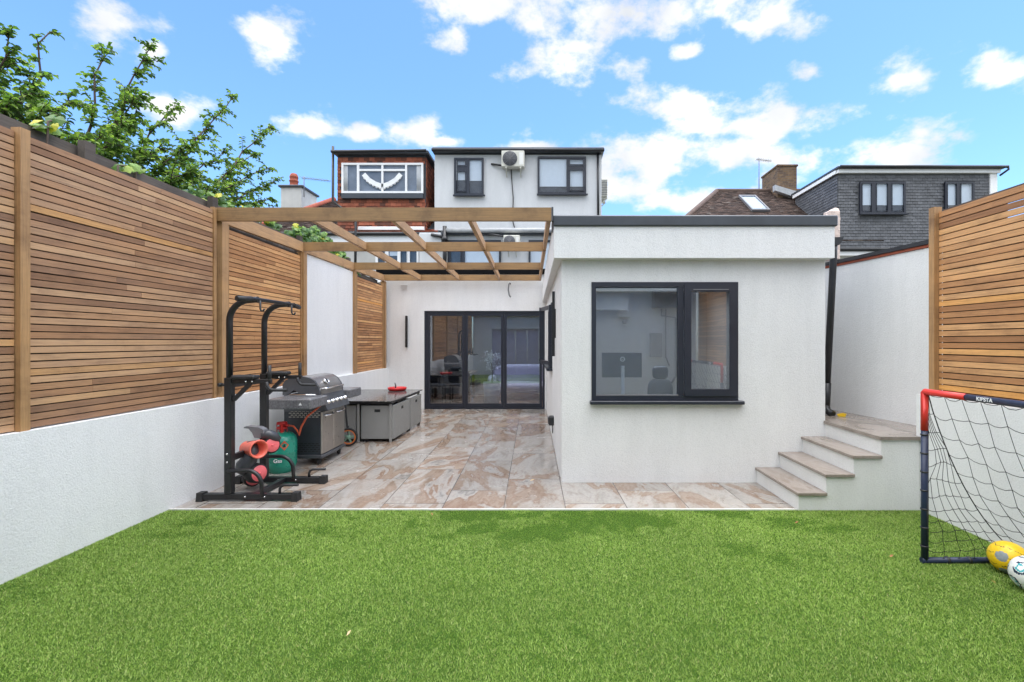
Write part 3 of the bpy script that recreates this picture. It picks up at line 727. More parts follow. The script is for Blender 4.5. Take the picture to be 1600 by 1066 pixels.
def pad(cx, cy, cz, sx, sy, sz, name, mat, par):
    m_ = MB(); n = 10; vs = []; fs = []
    for i in range(n+1):
        th = -math.pi/2+math.pi*i/n
        for j in range(20):
            ph = 2*math.pi*j/20
            f = lambda v, p: math.copysign(abs(v)**p, v)
            vs.append((cx+sx*f(math.cos(th), .5)*f(math.cos(ph), .55), cy+sy*f(math.cos(th), .5)*f(math.sin(ph), .55), cz+sz*f(math.sin(th), .55)))
    for i in range(n):
        for j in range(20): fs.append((i*20+j, i*20+(j+1) % 20, (i+1)*20+(j+1) % 20, (i+1)*20+j))
    m_.add(vs, fs, True); return m_.build(name, mat, par)
pad(1.50, 6.2, 1.14, .105, .04, .085, 'headrest', M['greyplastic'], oc)
pad(1.50, 6.2, .82, .17, .05, .24, 'backrest', M['greyplastic'], oc); pad(1.50, 6.45, .5, .24, .24, .05, 'seat', M['slategrey'], oc)
MB().tube([(1.50, 6.45, .07), (1.50, 6.45, .46)], .03).build('column', M['blackplastic'], oc)
mb = MB()
for k in range(5): mb.beam((1.50, 6.45, .1), (1.50+.28*math.cos(k*1.257), 6.45+.28*math.sin(k*1.257), .06), .04, .03)
mb.build('base', M['blackplastic'], oc)
pt = thing('potted_blossom_tree', (-1.36, 11.5, 0), 'white artificial blossom tree in a tall pale pot behind the middle bifold door', 'potted plant')
MB().lathe([(.0, 0), (.17, 0), (.20, .3), (.22, .56), (.20, .56), (.19, .5), (0, .5)], (-1.36, 11.5, 0), seg=28).build('pot', M['upvc'], pt)
mb = MB(); mb.tube([(-1.36, 11.5, .5), (-1.35, 11.5, .8), (-1.37, 11.5, 1.05)], .012)
bl = MB()
for k in range(10):
    e = Vector((-1.36+rng.uniform(-.27, .27), 11.5+rng.uniform(-.2, .2), rng.uniform(.85, 1.25))); mb.tube([(-1.36, 11.5, .85), e], .005, 5)
    for q in range(60):
        p = e+Vector((rng.gauss(0, .06), rng.gauss(0, .06), rng.gauss(0, .045))); d = Vector((rng.uniform(-1, 1), rng.uniform(-1, 1), rng.uniform(-1, 1))).normalized(); x = d.orthogonal().normalized()*.018; y = d.cross(x)
        bl.add([p-x, p-y, p+x, p+y], [(0, 1, 2, 3)])
mb.build('stem', M['bark'], pt); bl.build('blossom', M['blossom'], pt)
sfa = thing('sofa', (-.6, 12.4, 0), 'lilac grey sofa inside behind the right bifold door', 'sofa')
pad(-.65, 12.7, .32, .85, .42, .14, 'seat', M['lilac'], sfa); pad(-.65, 13.1, .62, .85, .12, .3, 'backrest', M['lilac'], sfa)
for x in (-1.5, .2): pad(x, 12.7, .4, .1, .42, .24, 'armrest', M['lilac'], sfa)
dt = thing('dining_table', (-2.4, 12.4, 0), 'dark wooden dining table indoors behind the left bifold door', 'table')
MB().bbox(-3.2, -1.9, 12.0, 12.9, .72, .76, .01).build('table_top', M['floorwood'], dt)
for x in (-3.1, -2.06):
    for y in (12.05, 12.8): MB().box(x, x+.07, y, y+.07, 0, .72).build('leg', M['floorwood'], dt)
for k, (x, y, r_) in enumerate(((-2.75, 11.7, 0), (-2.25, 11.75, .2))):
    ch = thing('dining_chair', (x, y, 0), ('dark dining chair left of its twin' if k == 0 else 'dark dining chair right of its twin')+' at the indoor table behind the left door', 'chair', 'indoor dining chairs')
    pad(x, y, .46, .21, .21, .035, 'seat', M['slategrey'], ch); pad(x, y-.2, .72, .2, .025, .2, 'backrest', M['slategrey'], ch)
    for sx in (-.17, .15):
        for sy in (-.17, .15): MB().box(x+sx, x+sx+.025, y+sy, y+sy+.025, 0, .45).build('leg', M['blackplastic'], ch)

# drainpipe at the corner of the extension
dp = thing('drainpipe', (3.35, 5.55, .68), 'black drainpipe with hopper running down behind the right corner of the extension', 'drainpipe')
MB().tube([(3.375, 5.5, 2.72), (3.372, 5.5, 2.6), (3.365, 5.52, 2.2), (3.33, 5.56, 1.05)], .038, 14).build('pipe', M['black'], dp)
MB().tube([(3.332, 5.56, 1.06), (3.32, 5.57, .72)], .044, 14).build('pipe_shoe', M['black'], dp)
MB().tube([(3.32, 5.57, .80), (3.32, 5.54, .73), (3.34, 5.46, .70)], .042, 12).build('outlet', M['black'], dp)
MB().prism([(3.345, 2.77), (3.46, 2.77), (3.445, 2.73), (3.41, 2.68), (3.345, 2.68)], 'Y', 5.45, 5.56).build('hopper', M['black'], dp)
MB().bbox(3.33, 3.45, 5.40, 5.53, .682, .715, .008).beam((3.44, 5.44, .70), (3.40, 5.40, .74), .03, .02).map(lambda p: p)
ysc = MB(); ysc.prism([(3.38, 5.42), (3.45, 5.40), (3.47, 5.45), (3.40, 5.48)], 'Z', .682, .695); ysc.beam((3.38, 5.43, .69), (3.46, 5.405, .71), .008, .02); ysc.beam((3.40, 5.48, .69), (3.47, 5.455, .71), .008, .02)
tag(ysc.build('scoop', M['yellowplastic']), 'small yellow plastic scoop on the landing at the foot of the drainpipe', 'scoop')

# wall lights, vent, hook, socket
wl = thing('wall_light', (-3.21, 10.68, 1.4), 'slim black bar light upright on the wall left of the bifold doors', 'wall light')
MB().bbox(-3.235, -3.19, 10.635, 10.685, 1.42, 2.14, .004).build('housing', M['black'], wl); MB().box(-3.225, -3.20, 10.685, YB, 1.6, 1.95).build('back_plate', M['black'], wl)
xs_ = X0+SK*(6.45-5.143)
wl = thing('wall_light', (xs_, 6.4, 1.35), 'slim black bar light upright on the white side wall of the extension', 'wall light')
MB().bbox(xs_-.05, xs_-.012, 6.40, 6.45, 1.35, 2.24, .004).build('housing', M['black'], wl); MB().box(xs_-.012, xs_+.005, 6.41, 6.44, 1.6, 2.0).build('back_plate', M['black'], wl)
vn_ = thing('air_vent', (-3.28, 10.69, 2.78), 'small square white air vent high on the wall above the left wall light', 'vent')
mb = MB(); mb.box(-3.35, -3.2, 10.685, YB, 2.74, 2.86).build('frame', M['upvc'], vn_)
mb = MB()
for k in range(5): mb.box(-3.34, -3.21, 10.677, 10.684, 2.753+k*.021, 2.763+k*.021)
mb.build('louvre', M['trim'], vn_)
hk = MB(); hk.tube([(-.84, 10.69, 2.87), (-.85, 10.60, 2.88), (-.87, 10.58, 2.84), (-.88, 10.58, 2.72), (-.86, 10.60, 2.60), (-.83, 10.61, 2.56)], .016, 10)
tag(hk.build('wall_hook', M['greyplastic']), 'curved grey bracket hanging on the wall above the bifold doors', 'hook')
xs_ = X0+SK*(7.0-5.143)
ob = thing('outdoor_socket', (xs_, 7, .3), 'black weatherproof socket box low on the side wall of the extension', 'socket')
MB().bbox(xs_-.075, xs_+.002, 6.95, 7.10, .30, .43, .01).build('box', M['blackplastic'], ob); MB().bbox(xs_-.09, xs_-.076, 6.96, 7.09, .32, .42, .005).build('cover', M['slategrey'], ob)
MB().tube([(xs_-.02, 7.0, .31), (xs_-.02, 7.0, .18)], .008, 6).build('cable', M['blackplastic'], ob)

# ------------------------------------------------------------------ pergola
pg = thing('pergola', (-1.7, 7.5, 0), 'timber pergola with open beams over the patio, fixed to the white extension', 'pergola')
MB().box(-3.545, .045, 4.985, 5.028, 2.842, 2.982, .35).build('beam', M['beamX'], pg)
MB().box(.046, .066, 4.98, 5.03, 2.838, 2.986).build('end_cap', M['slategrey'], pg)
MB().box(-3.575, -3.546, 4.98, 5.03, 2.85, 2.975).build('end_cap', M['slategrey'], pg)
for Y, xa, xb, rr in ((6.84, -3.565, -.02, .6), (8.75, -3.62, -.09, .45), (10.52, -3.66, -.14, .8)):
    zt = ZT(Y); h = .13
    MB().box(xa, xb, Y-.022, Y+.022, zt-h, zt, rr).build('beam', M['beamX'], pg)
for (xa, xb, r_) in ((-2.56, -2.86, .7), (-1.685, -2.0, .9), (-.845, -1.08, .8), (.02, -.16, .6)):
    a, b = Vector((xa, 5.029, ZT(5)-.062)), Vector((xb, 10.50, ZT(10.5)-.062))
    MB().beam(a, b, .046, .105, rnd=r_).build('rafter', M['beamY'], pg)
a, b = Vector((-3.535, 5.03, ZT(5)-.072)), Vector((-3.685, 10.5, ZT(10.5)-.072))
MB().beam(a, b, .05, .14, rnd=.7).build('side_beam', M['beamY'], pg)
for Y, wv in ((5.03, .10), (6.81, .095), (8.74, .095), (10.50, .10)):
    MB().box(-3.60, -3.495, Y, Y+wv, .951, ZT(Y)-.142, rng.uniform(.2, .9)).map(leftmap).build('post', M['beamZ'], pg)

# ------------------------------------------------------------------ garden building invented behind the camera for the glass to reflect
gb = thing('added_garden_room', (0, -2, 0), 'white garden room with lilac doors facing the lawn, unseen, added for the glass to reflect', 'garden building')
MB().wall(-3.48, 3.42, -.03, 2.75, -3.4, -.42, [(-2.6, -.4, -.03, 2.15)]).build('wall', M['render'], gb)
MB().box(-3.6, 3.6, -3.5, -.30, 2.753, 2.9).build('roof_trim', M['anth_felt'], gb)
for k in range(4):
    a = -2.6+.55*k; MB().box(a+.01, a+.54, -.62, -.57, 0, 2.14).box(a+.1, a+.45, -.568, -.555, .2, .95).box(a+.1, a+.45, -.568, -.555, 1.1, 1.95).build('door', M['lilac'], gb)
MB().tube([(2.62, -.38, 2.3), (2.62, -.38, 2.15), (2.95, -.38, 2.1), (2.95, -.38, .75), (2.85, -.38, .6)], .022, 8).build('pipe', M['greyplastic'], gb)
MB().tube([(2.72, -.38, 2.3), (2.72, -.38, 1.2), (2.80, -.38, 1.0)], .016, 8).build('pipe', M['copper'], gb)
MB().bbox(2.35, 2.62, -.415, -.30, 1.2, 1.75, .01).build('meter_box', M['greyplastic'], gb)
au = thing('air_conditioner', (2.75, -.3, 2.3), 'air conditioner high on the garden room wall, seen only as a reflection', 'air conditioner', 'air conditioning units on the house')
MB().bbox(2.4, 3.1, -.415, -.12, 2.32, 2.72, .012).build('casing', M['slategrey'], au)
MB().lathe([(0, 0), (.16, 0), (.16, .006), (0, .006)], (2.66, -.118, 2.52), 'Y', 24).build('fan_opening', M['rubber'], au)
fl = thing('floodlight', (1.76, -.4, 2.1), 'white floodlight with sensor on the garden room wall, reflected in the extension window', 'floodlight')
MB().bbox(1.62, 1.90, -.36, -.30, 2.1, 2.28, .01).build('lamp_body', M['whiteplastic'], fl)
MB().box(1.70, 1.82, -.42, -.36, 2.06, 2.12).build('bracket', M['whiteplastic'], fl)
MB().lathe([(0, -.05), (.04, -.04), (.055, 0), (.04, .04), (0, .05)], (1.76, -.33, 2.0), seg=16).build('sensor', M['greyplastic'], fl)

# ------------------------------------------------------------------ tile hanging helper
def tiles(mb, o, u, v, nrm, cw=.165, ch=.1, seed=0, clip=None, lift=.02):
    """o origin, u/v full edge vectors, nrm outward. each tile a thin plate tilted out at its foot"""
    o, u, v, nrm = Vector(o), Vector(u), Vector(v), Vector(nrm).normalized(); W, H = u.length, v.length; uu, vv = u/W, v/H; r_ = random.Random(seed)
    rows = int(H/ch)
    for i in range(rows):
        x = -(cw/2 if i % 2 else 0)
        while x < W:
            a, b = max(0, x+.004), min(W, x+cw-.004); x += cw
            if b-a < .02: continue
            c = o+uu*((a+b)/2)+vv*((i+.5)*ch)
            if clip and not clip(c): continue
            z0, z1 = i*ch+r_.uniform(-.003, .003), (i+1)*ch+.006
            l = lift*r_.uniform(.8, 1.15)
            p = [o+uu*a+vv*z0+nrm*l, o+uu*b+vv*z0+nrm*l, o+uu*b+vv*z1+nrm*.003, o+uu*a+vv*z1+nrm*.003, o+uu*a+vv*z0, o+uu*b+vv*z0]
            mb.add(p, [(0, 1, 2, 3), (4, 5, 1, 0), (4, 0, 3), (5, 2, 1)], False, r_.random())
    return mb

def hwin(parent, px0, px1, py0, py1, Y, cols, fm, blindpx=None, fw=.06, sill=True, lightback='darkroom'):
    """window set on a distant wall plane Y, pixel box -> metres; cols in pixels (x0,x1,[(y0,y1,sash)...])"""
    k = Y/F; X = lambda p: (p-855)*k; Z = lambda p: EYE-(p-534)*k
    x0, x1, z0, z1 = X(px0), X(px1), Z(py1), Z(py0)
    cc = [(X(a), X(b), sorted([(Z(d), Z(c), s) for (c, d, s) in rows])) for (a, b, rows) in cols]
    o = window(parent, x0, x1, z0, z1, Y-.075, cc, fm, M['glass'], fw, .065, sill)
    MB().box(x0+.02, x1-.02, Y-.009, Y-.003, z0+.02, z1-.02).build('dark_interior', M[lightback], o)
    if blindpx:
        bm = MB()
        for (a, b, ya_) in blindpx: bm.box(X(a), X(b), Y-.02, Y-.012, Z(ya_), z1-.04)
        bm.build('blind', M['blind'], o)
    return o

# ------------------------------------------------------------------ the white house behind
HY = 14.5; k_ = HY/F
hx = lambda p, Y=HY: (p-855)*Y/F
hz = lambda p, Y=HY: EYE-(p-534)*Y/F
hs = thing('house', (-1, 16, 0), 'tall white rendered house with flat-roofed loft storey above the extension', 'house')
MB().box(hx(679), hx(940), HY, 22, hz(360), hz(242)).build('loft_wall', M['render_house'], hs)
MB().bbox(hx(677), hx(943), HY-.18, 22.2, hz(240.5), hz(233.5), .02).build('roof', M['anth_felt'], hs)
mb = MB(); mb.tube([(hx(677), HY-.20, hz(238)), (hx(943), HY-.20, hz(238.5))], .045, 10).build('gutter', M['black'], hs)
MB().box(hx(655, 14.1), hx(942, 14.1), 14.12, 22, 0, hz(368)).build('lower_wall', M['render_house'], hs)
MB().bbox(hx(690, 14.1), hx(942, 14.1), 13.98, HY, hz(367, 14.0), hz(362, 14.0), .01).build('gutter', M['anth_felt'], hs)
mg = MB(); mg.tube([(hx(698, 14), 13.93, hz(361, 14)), (hx(942, 14), 13.93, hz(361, 14))], .075, 12).build('gutter', M['lead'], hs)
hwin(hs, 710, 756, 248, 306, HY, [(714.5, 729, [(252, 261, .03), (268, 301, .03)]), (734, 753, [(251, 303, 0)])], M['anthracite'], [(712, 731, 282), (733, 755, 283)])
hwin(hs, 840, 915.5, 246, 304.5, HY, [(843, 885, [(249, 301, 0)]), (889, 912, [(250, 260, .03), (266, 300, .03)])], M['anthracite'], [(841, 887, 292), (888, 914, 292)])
hwin(hs, 700, 783, 376, 440, 14.12, [(703, 722, [(380, 436, .04)]), (727, 780, [(379, 437, 0)])], M['anthracite'], [(725, 782, 432)])  # pale blind sheet put in for the bright reflection on these panes
hwin(hs, 826, 906, 376, 440, 14.12, [(829, 870, [(379, 437, 0)]), (874, 903, [(380, 436, .04)])], M['anthracite'], [(828, 905, 432)])  # blind here likewise imitates the pale reflection in the glass
MB().tube([(hx(934), HY-.05, hz(241)), (hx(934.5), HY-.05, hz(360))], .035, 10).build('drainpipe', M['black'], hs)
mb = MB(); mb.tube([(hx(696, 14), 13.9, hz(355, 14)), (hx(696, 14), 13.9, hz(440, 14))], .06, 12); mb.lathe([(.06, 0), (.09, 0), (.09, .12), (.06, .12)], (hx(696, 14), 13.9, hz(378, 14)), seg=14)
mb.tube([(hx(696, 14), 13.9, hz(372, 14)), (hx(675, 14), 13.9, hz(368, 14))], .045, 10).build('soil_pipe', M['black'], hs)
# roof parapet strip between the two houses
MB().box(hx(655, 14), hx(690, 14), 13.95, 14.11, hz(382, 14), hz(366, 14)).build('fascia', M['render_house'], hs)

def ac_unit(px0, px1, py0, py1, Y, label, depth=.3):
    x0, x1, z0, z1 = hx(px0, Y), hx(px1, Y), hz(py1, Y), hz(py0, Y); yf = Y-depth
    t_ = thing('air_conditioner', ((x0+x1)/2, Y, z0), label, 'air conditioner', 'air conditioning units on the house')
    MB().bbox(x0, x1, yf, Y-.06, z0, z1, .015).build('casing', M['acwhite'], t_)
    r_ = (z1-z0)*.45; cx = x0+(x1-x0)*.37; cz = (z0+z1)/2
    MB().lathe([(0, 0), (r_, 0), (r_, -.006), (0, -.006)], (cx, yf-.004, cz), 'Y', 24).build('fan_opening', M['darkroom'], t_)
    g = MB()
    for q in range(1, 7): g.lathe([(r_*q/6-.006, 0), (r_*q/6+.006, 0), (r_*q/6+.006, .006), (r_*q/6-.006, .006), (r_*q/6-.006, 0)], (cx, yf-.022, cz), 'Y', 28)
    for q in range(8):
        a_ = q*math.pi/4; g.beam((cx, yf-.019, cz), (cx+r_*math.cos(a_), yf-.019, cz+r_*math.sin(a_)), .008, .008, (0, 1, 0))
    g.build('fan_grille', M['greyplastic'], t_)
    MB().box(x1-(x1-x0)*.22, x1-.03, yf-.006, yf-.001, z0+.06, z1-.06).build('service_panel', M['whiteplastic'], t_)
    for x in (x0+.12, x1-.14):
        MB().box(x, x+.04, yf, Y, z0-.045, z0-.002).beam((x+.02, yf+.02, z0-.05), (x+.02, Y-.01, z0-.22), .03, .03).build('bracket', M['acwhite'], t_)
    return t_
a1 = ac_unit(785, 820, 241.5, 266, HY, 'white air conditioner between the two loft windows of the white house')
mb = MB(); mb.tube([(hx(786), HY-.1, hz(261)), (hx(777), HY-.08, hz(259)), (hx(768), HY-.03, hz(257))], .03, 8)
mb.tube([(hx(799), HY-.03, hz(266)), (hx(800), HY-.03, hz(285)), (hx(802), HY-.03, hz(310)), (hx(801), HY-.03, hz(345)), (hx(804), HY-.03, hz(356))], .016, 6); mb.build('cable', M['blackplastic'], a1)
a2 = ac_unit(788, 813, 371, 390, 13.95, 'white air conditioner between the lower windows of the white house')
MB().tube([(hx(788, 13.9), 13.8, hz(371, 13.9)), (hx(770, 13.9), 13.85, hz(367, 13.9)), (hx(760, 13.9), 13.95, hz(366, 13.9))], .025, 6).build('cable', M['blackplastic'], a2)
t_ = thing('air_conditioner', (1.75, 16, 5.5), 'air conditioner seen edge-on sticking out from the right side of the white house', 'air conditioner', 'air conditioning units on the house')
xa = hx(940); MB().bbox(xa+.05, xa+.30, 15.4, 16.2, 6.35, 6.92, .015).build('casing', M['acwhite'], t_)
mb = MB()
for q in range(9): mb.box(xa+.06, xa+.29, 15.385, 15.399, 6.40+q*.055, 6.42+q*.055)
mb.build('louvre', M['greyplastic'], t_)
for y in (15.5, 16.0): MB().box(xa+.002, xa+.31, y, y+.05, 6.29, 6.345).beam((xa+.28, y+.025, 6.29), (xa+.01, y+.025, 6.05), .03, .03).build('bracket', M['acwhite'], t_)

# ------------------------------------------------------------------ the red tiled neighbour on the left
nb = thing('neighbour_house', (-6, 17, 0), 'neighbouring house with red tile-hung dormer and white framed window', 'house')
dx_a, dx_b = hx(527), hx(665); DZ0, DZ1 = hz(362), hz(243)
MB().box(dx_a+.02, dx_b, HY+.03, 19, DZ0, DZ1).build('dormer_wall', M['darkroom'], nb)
mb = MB(); wxa, wxb, wza, wzb = hx(533), hx(663), hz(311), hz(254)
tiles(mb, (dx_a, HY+.02, DZ0), (dx_b-dx_a, 0, 0), (0, 0, DZ1-DZ0), (0, -1, 0), seed=1, clip=lambda c: not (wxa < c.x < wxb and wza < c.z < wzb))
tiles(mb, (dx_b+.005, HY+.02, DZ0-.3), (0, 4, 0), (0, 0, DZ1-DZ0+.3), (1, 0, 0), seed=2)
mb.build('hung_tiles', M['redtile'], nb)
MB().bbox(hx(523), hx(671), HY-.15, 19, hz(243), hz(237.5), .02).build('dormer_roof', M['anth_felt'], nb)
MB().tube([(hx(521), HY-.16, hz(240)), (hx(668), HY-.16, hz(238.5))], .045, 8).build('gutter', M['black'], nb)
MB().tube([(hx(522.5), HY-.1, hz(231)), (hx(522.5), HY-.1, hz(316)), (hx(534), HY-.1, hz(325)), (hx(556, 14.2), 14.2, hz(345, 14.2)), (hx(556, 14.1), 14.05, hz(440, 14.1))], .04, 8).build('drainpipe', M['black'], nb)
nw = hwin(nb, 535, 662, 256, 303, HY+.02, [(538.5, 559, [(259, 300, 0)]), (562.5, 597, [(258.5, 265.5, 0), (268.5, 300.5, 0)]), (600, 634, [(258.5, 265.5, 0), (268.5, 300.5, 0)]), (637, 658.5, [(259, 300, 0)])], M['upvc'], None, sill=False, lightback='greyroom')
MB().box(hx(535), hx(662), HY-.09, HY+.01, hz(311), hz(303.8)).build('lead_sill', M['anth_felt'], nw)
mb = MB()
for a, b in ((538, 543), (652, 659)):
    mb = MB()
    for q in range(9): mb.tube([(hx(a+(b-a)*q/8), HY-.005, hz(300)), (hx(a+(b-a)*q/8), HY-.005, hz(259))], .022, 6)
    mb.build('curtain', M['curtain'], nw)
mb = MB()     # the scalloped white swag hung in the window
pts = [(569, 273), (577, 282), (587, 288), (598, 292), (609, 288), (619, 282), (627, 273)]
for (a, b) in zip(pts[:-1], pts[1:]):
    p, q = Vector((hx(a[0]), HY-.045, hz(a[1]))), Vector((hx(b[0]), HY-.045, hz(b[1]))); mb.beam(p, q, .012, .14, (0, 0, 1))
    for s in (.25, .75): c = p.lerp(q, s); mb.lathe([(0, 0), (.05, 0), (.05, .01), (0, .01)], c+Vector((0, 0, -.07)), 'Y', 12)
mb.build('swag', M['upvc'], nw)
# main roof
e0, e1, r0, r1 = Vector((hx(378, 14.3), 14.3, 4.87)), Vector((hx(684, 14.3), 14.3, 4.87)), Vector((-8.3, 18.2, 7.05)), Vector((-3.9, 18.2, 7.05))
MB().add([e0, e1, r1, r0], [(0, 1, 2, 3)]).add([e0, r0, (-11.5, 22, 4.87)], [(0, 1, 2)]).build('roof_deck', M['darkroom'], nb)
mb = MB(); un = Vector((0, -(7.05-4.87), 3.9)).normalized()
vv = Vector((0, 3.9, 2.18)); L_v = vv.length
def clipL(c):
    t = (c.y-14.3)/3.9; return e0.x+(r0.x-e0.x)*t < c.x
tiles(mb, (e0.x, 14.3, 4.87), (dx_a-e0.x+.1, 0, 0), vv, (0, -2.18, 3.9), .17, .115, 5, clipL, .03)
mb.build('roof_tiles', M['browntile'], nb)
mb = MB(); tiles(mb, (hx(556, 14.3), 14.28, 4.86), (hx(682, 14.3)-hx(556, 14.3), 0, 0), (0, .35, .2), (0, -2.18, 3.9), .165, .1, 6, None, .03)
mb.build('eaves_tiles', M['redtile'], nb)
MB().tube([e0+Vector((0, 0, .02)), r0+Vector((0, 0, .04))], .1, 8).build('hip_ridge', M['terracotta'], nb)
MB().tube([(e0.x, 14.2, 4.83), (hx(682, 14.2), 14.2, 4.83)], .06, 8).build('gutter', M['black'], nb)
MB().bbox(hx(558, 14.32), hx(662, 14.32), 14.36, 14.46, hz(360, 14.4), hz(354.5, 14.4), .01).build('box_gutter', M['upvc'], nb)
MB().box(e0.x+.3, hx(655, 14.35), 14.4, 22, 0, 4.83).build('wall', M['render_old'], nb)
MB().box(e0.x+.1, hx(656, 14.25), 14.25, 14.399, 4.55, 4.80).build('fascia', M['upvc'], nb)
hwin(nb, 588, 655, 388, 440, 14.4, [(591, 604, [(392, 436, .02)]), (608, 622, [(392, 436, 0)]), (626, 638, [(392, 436, .02)]), (641, 652, [(392, 436, 0)])], M['upvc'], [(609, 621, 400)])
# chimney
ch = thing('chimney', (-9.9, 18, 5), 'white rendered chimney with a single red clay pot beyond the fence', 'chimney')
cx0, cx1 = hx(439, 18), hx(471, 18)
MB().box(cx0, cx1, 18, 19.2, 3.5, hz(293, 18)).build('stack', M['render_old'], ch)
MB().bbox(cx0-.08, cx1+.08, 17.92, 19.28, hz(293, 18), hz(289.5, 18), .02).build('capping', M['slategrey'], ch)
cp = (hx(450.5, 18), 18.4, hz(289.5, 18)); MB().lathe([(0, 0), (.17, 0), (.16, .1), (.15, .12), (.15, .25), (.17, .27), (.17, .3), (.145, .32), (.145, .4), (.16, .42), (.16, .45), (.12, .56), (.09, .58), (0, .58)], cp, seg=20).build('chimney_pot', M['terracotta'], ch)
def aerial(px, y0, y1, pxe, ye, Y, label):
    p = at(px, y0, Y); q = at(px, y1, Y); e = at(pxe, ye, Y); t_ = thing('tv_aerial', q, label, 'aerial')
    MB().tube([q, p], .018, 6).build('mast', M['greyplastic'], t_)
    s0 = at(px-4, y0+2, Y); m_ = MB().tube([s0, e], .012, 6)
    for i in range(9):
        c = s0.lerp(e, (i+.3)/9.3); m_.tube([c-Vector((0, .18, .0)), c+Vector((0, .18, 0))], .006, 4); m_.tube([c-Vector((0, 0, .06)), c+Vector((0, 0, .06))], .006, 4)
    m_.build('antenna', M['greyplastic'], t_)
aerial(475, 276, 308, 517, 283, 18, 'thin tv aerial beside the white chimney with the red pot')

# ------------------------------------------------------------------ right-hand houses
rh = thing('neighbour_house', (8, 18, 0), 'house with hipped brown tiled roof, skylight and brick chimney beyond the extension', 'house')
def rp(t, X): return Vector((X, 20-4*t, 8-3*t))
MB().add([rp(0, 7.26), rp(0, 11.5), rp(1, 11.5), rp(1, 3.83)], [(0, 3, 2, 1)]).add([rp(0, 7.26), rp(1, 3.83), (3.83, 25, 5)], [(0, 2, 1)]).build('roof_deck', M['darkroom'], rh)
mb = MB(); tiles(mb, (3.83, 16, 5), (7.7, 0, 0), (0, 4, 3), (0, -3, 4), .17, .105, 9, lambda c: c.x > 3.83+3.43*(c.y-16)/4, .03); mb.build('roof_tiles', M['browntile'], rh)
MB().tube([rp(1, 3.83), rp(0, 7.26)], .1, 8).tube([rp(0, 7.26), rp(0, 11)], .1, 8).build('ridge_tiles', M['browntile'], rh)
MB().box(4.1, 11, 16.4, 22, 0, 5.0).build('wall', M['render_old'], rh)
un = Vector((0, -.6, .8))
def onroof(t, X, h): return rp(t, X)+un*h
def slabroof(m_, t0, t1, xa, xb, h0, h1):
    vs = [onroof(t, X, h) for h in (h0, h1) for (t, X) in ((t1, xa), (t1, xb), (t0, xb), (t0, xa))]
    m_.add(vs, [(0, 3, 2, 1), (4, 5, 6, 7), (0, 1, 5, 4), (1, 2, 6, 5), (2, 3, 7, 6), (3, 0, 4, 7)])
m_ = MB(); ta, tb, xa, xb = .162, .484, 7.90, 8.60
slabroof(m_, ta, ta+.02, xa, xb, .03, .12); slabroof(m_, tb-.02, tb, xa, xb, .03, .12); slabroof(m_, ta+.02, tb-.02, xa, xa+.06, .03, .12); slabroof(m_, ta+.02, tb-.02, xb-.06, xb, .03, .12)
sk = m_.build('skylight', M['greyplastic'], rh)
m_ = MB(); slabroof(m_, ta+.02, tb-.02, xa+.06, xb-.06, .085, .095); m_.build('pane', M['glass'], sk)
m_ = MB(); slabroof(m_, ta+.02, tb-.02, xa+.06, xb-.06, .04, .078); m_.build('blind', M['blind'], sk)
MB().box(9.52, 10.31, 19.3, 20.7, 6, 8.78).build('chimney', M['brick'], rh)
ck = rh.children[-1]
MB().bbox(9.48, 10.36, 19.26, 20.75, 8.782, 8.87, .02).build('capping', M['brick'], ck)
MB().prism([(9.3, 7.72), (10.4, 7.35), (10.4, 7.62), (9.6, 7.85), (9.3, 7.95)], 'Y', 19.05, 19.27).build('flashing', M['lead'], ck)
aerial(1186, 247, 303, 1206, 252, 20.8, 'tv aerial mast standing left of the brick chimney')

gh = thing('neighbour_house', (12.5, 17, 0), 'house with wide grey tile-hung loft dormer at the far right', 'house')
GY = 16; gx = lambda p: (p-855)*GY/F; gz = lambda p: EYE-(p-534)*GY/F
ga, gb_ = gx(1310), gx(1557)
MB().box(ga+.02, gb_, GY+.03, 18.8, gz(392), gz(270)).build('dormer_wall', M['greytile'], gh)
mb = MB(); W1 = (gx(1341), gx(1414), gz(336), gz(284)); W2 = (gx(1474), gx(1521), gz(336), gz(284))
tiles(mb, (ga, GY+.02, gz(392)), (gb_-.25-ga, 0, 0), (0, 0, gz(271)-gz(392)), (0, -1, 0), .17, .1, 21, lambda c: not (W1[0] < c.x < W1[1] and W1[2] < c.z < W1[3]) and not (W2[0] < c.x < W2[1] and W2[2] < c.z < W2[3]))
tiles(mb, (ga-.005, 18.75, gz(392)), (0, -2.73, 0), (0, 0, gz(271)-gz(392)), (-1, 0, 0), .17, .1, 22); mb.build('hung_tiles', M['greytile'], gh)
MB().box(gb_-.24, gb_, GY-.03, GY+.028, gz(392), gz(271)).build('corner_board', M['upvc'], gh)
MB().box(ga-.06, gb_+.05, GY-.1, GY, gz(271.5), gz(266)).box(ga-.10, ga-.04, GY+.001, 18.8, gz(271.5), gz(266)).build('fascia', M['upvc'], gh)
MB().bbox(ga-.12, gb_+.15, GY-.16, 18.9, gz(265.8), gz(262), .015).build('roof', M['anth_felt'], gh)
MB().tube([(ga-.05, GY-.2, gz(263.5)), (gb_+.2, GY-.2, gz(264))], .05, 8).tube([(gb_+.2, GY-.2, gz(264)), (gb_+.22, GY-.2, gz(268)), (gb_+.02, GY-.1, gz(276))], .035, 8).build('gutter', M['black'], gh)
hwin(gh, 1342, 1413, 285, 335, GY, [(1344.5, 1360, [(288, 331, .012)]), (1367, 1385, [(288, 331, .012)]), (1391, 1410, [(288, 331, .012)])], M['anthracite'], [(1343, 1362, 321), (1364, 1385, 321), (1388, 1412, 321)])
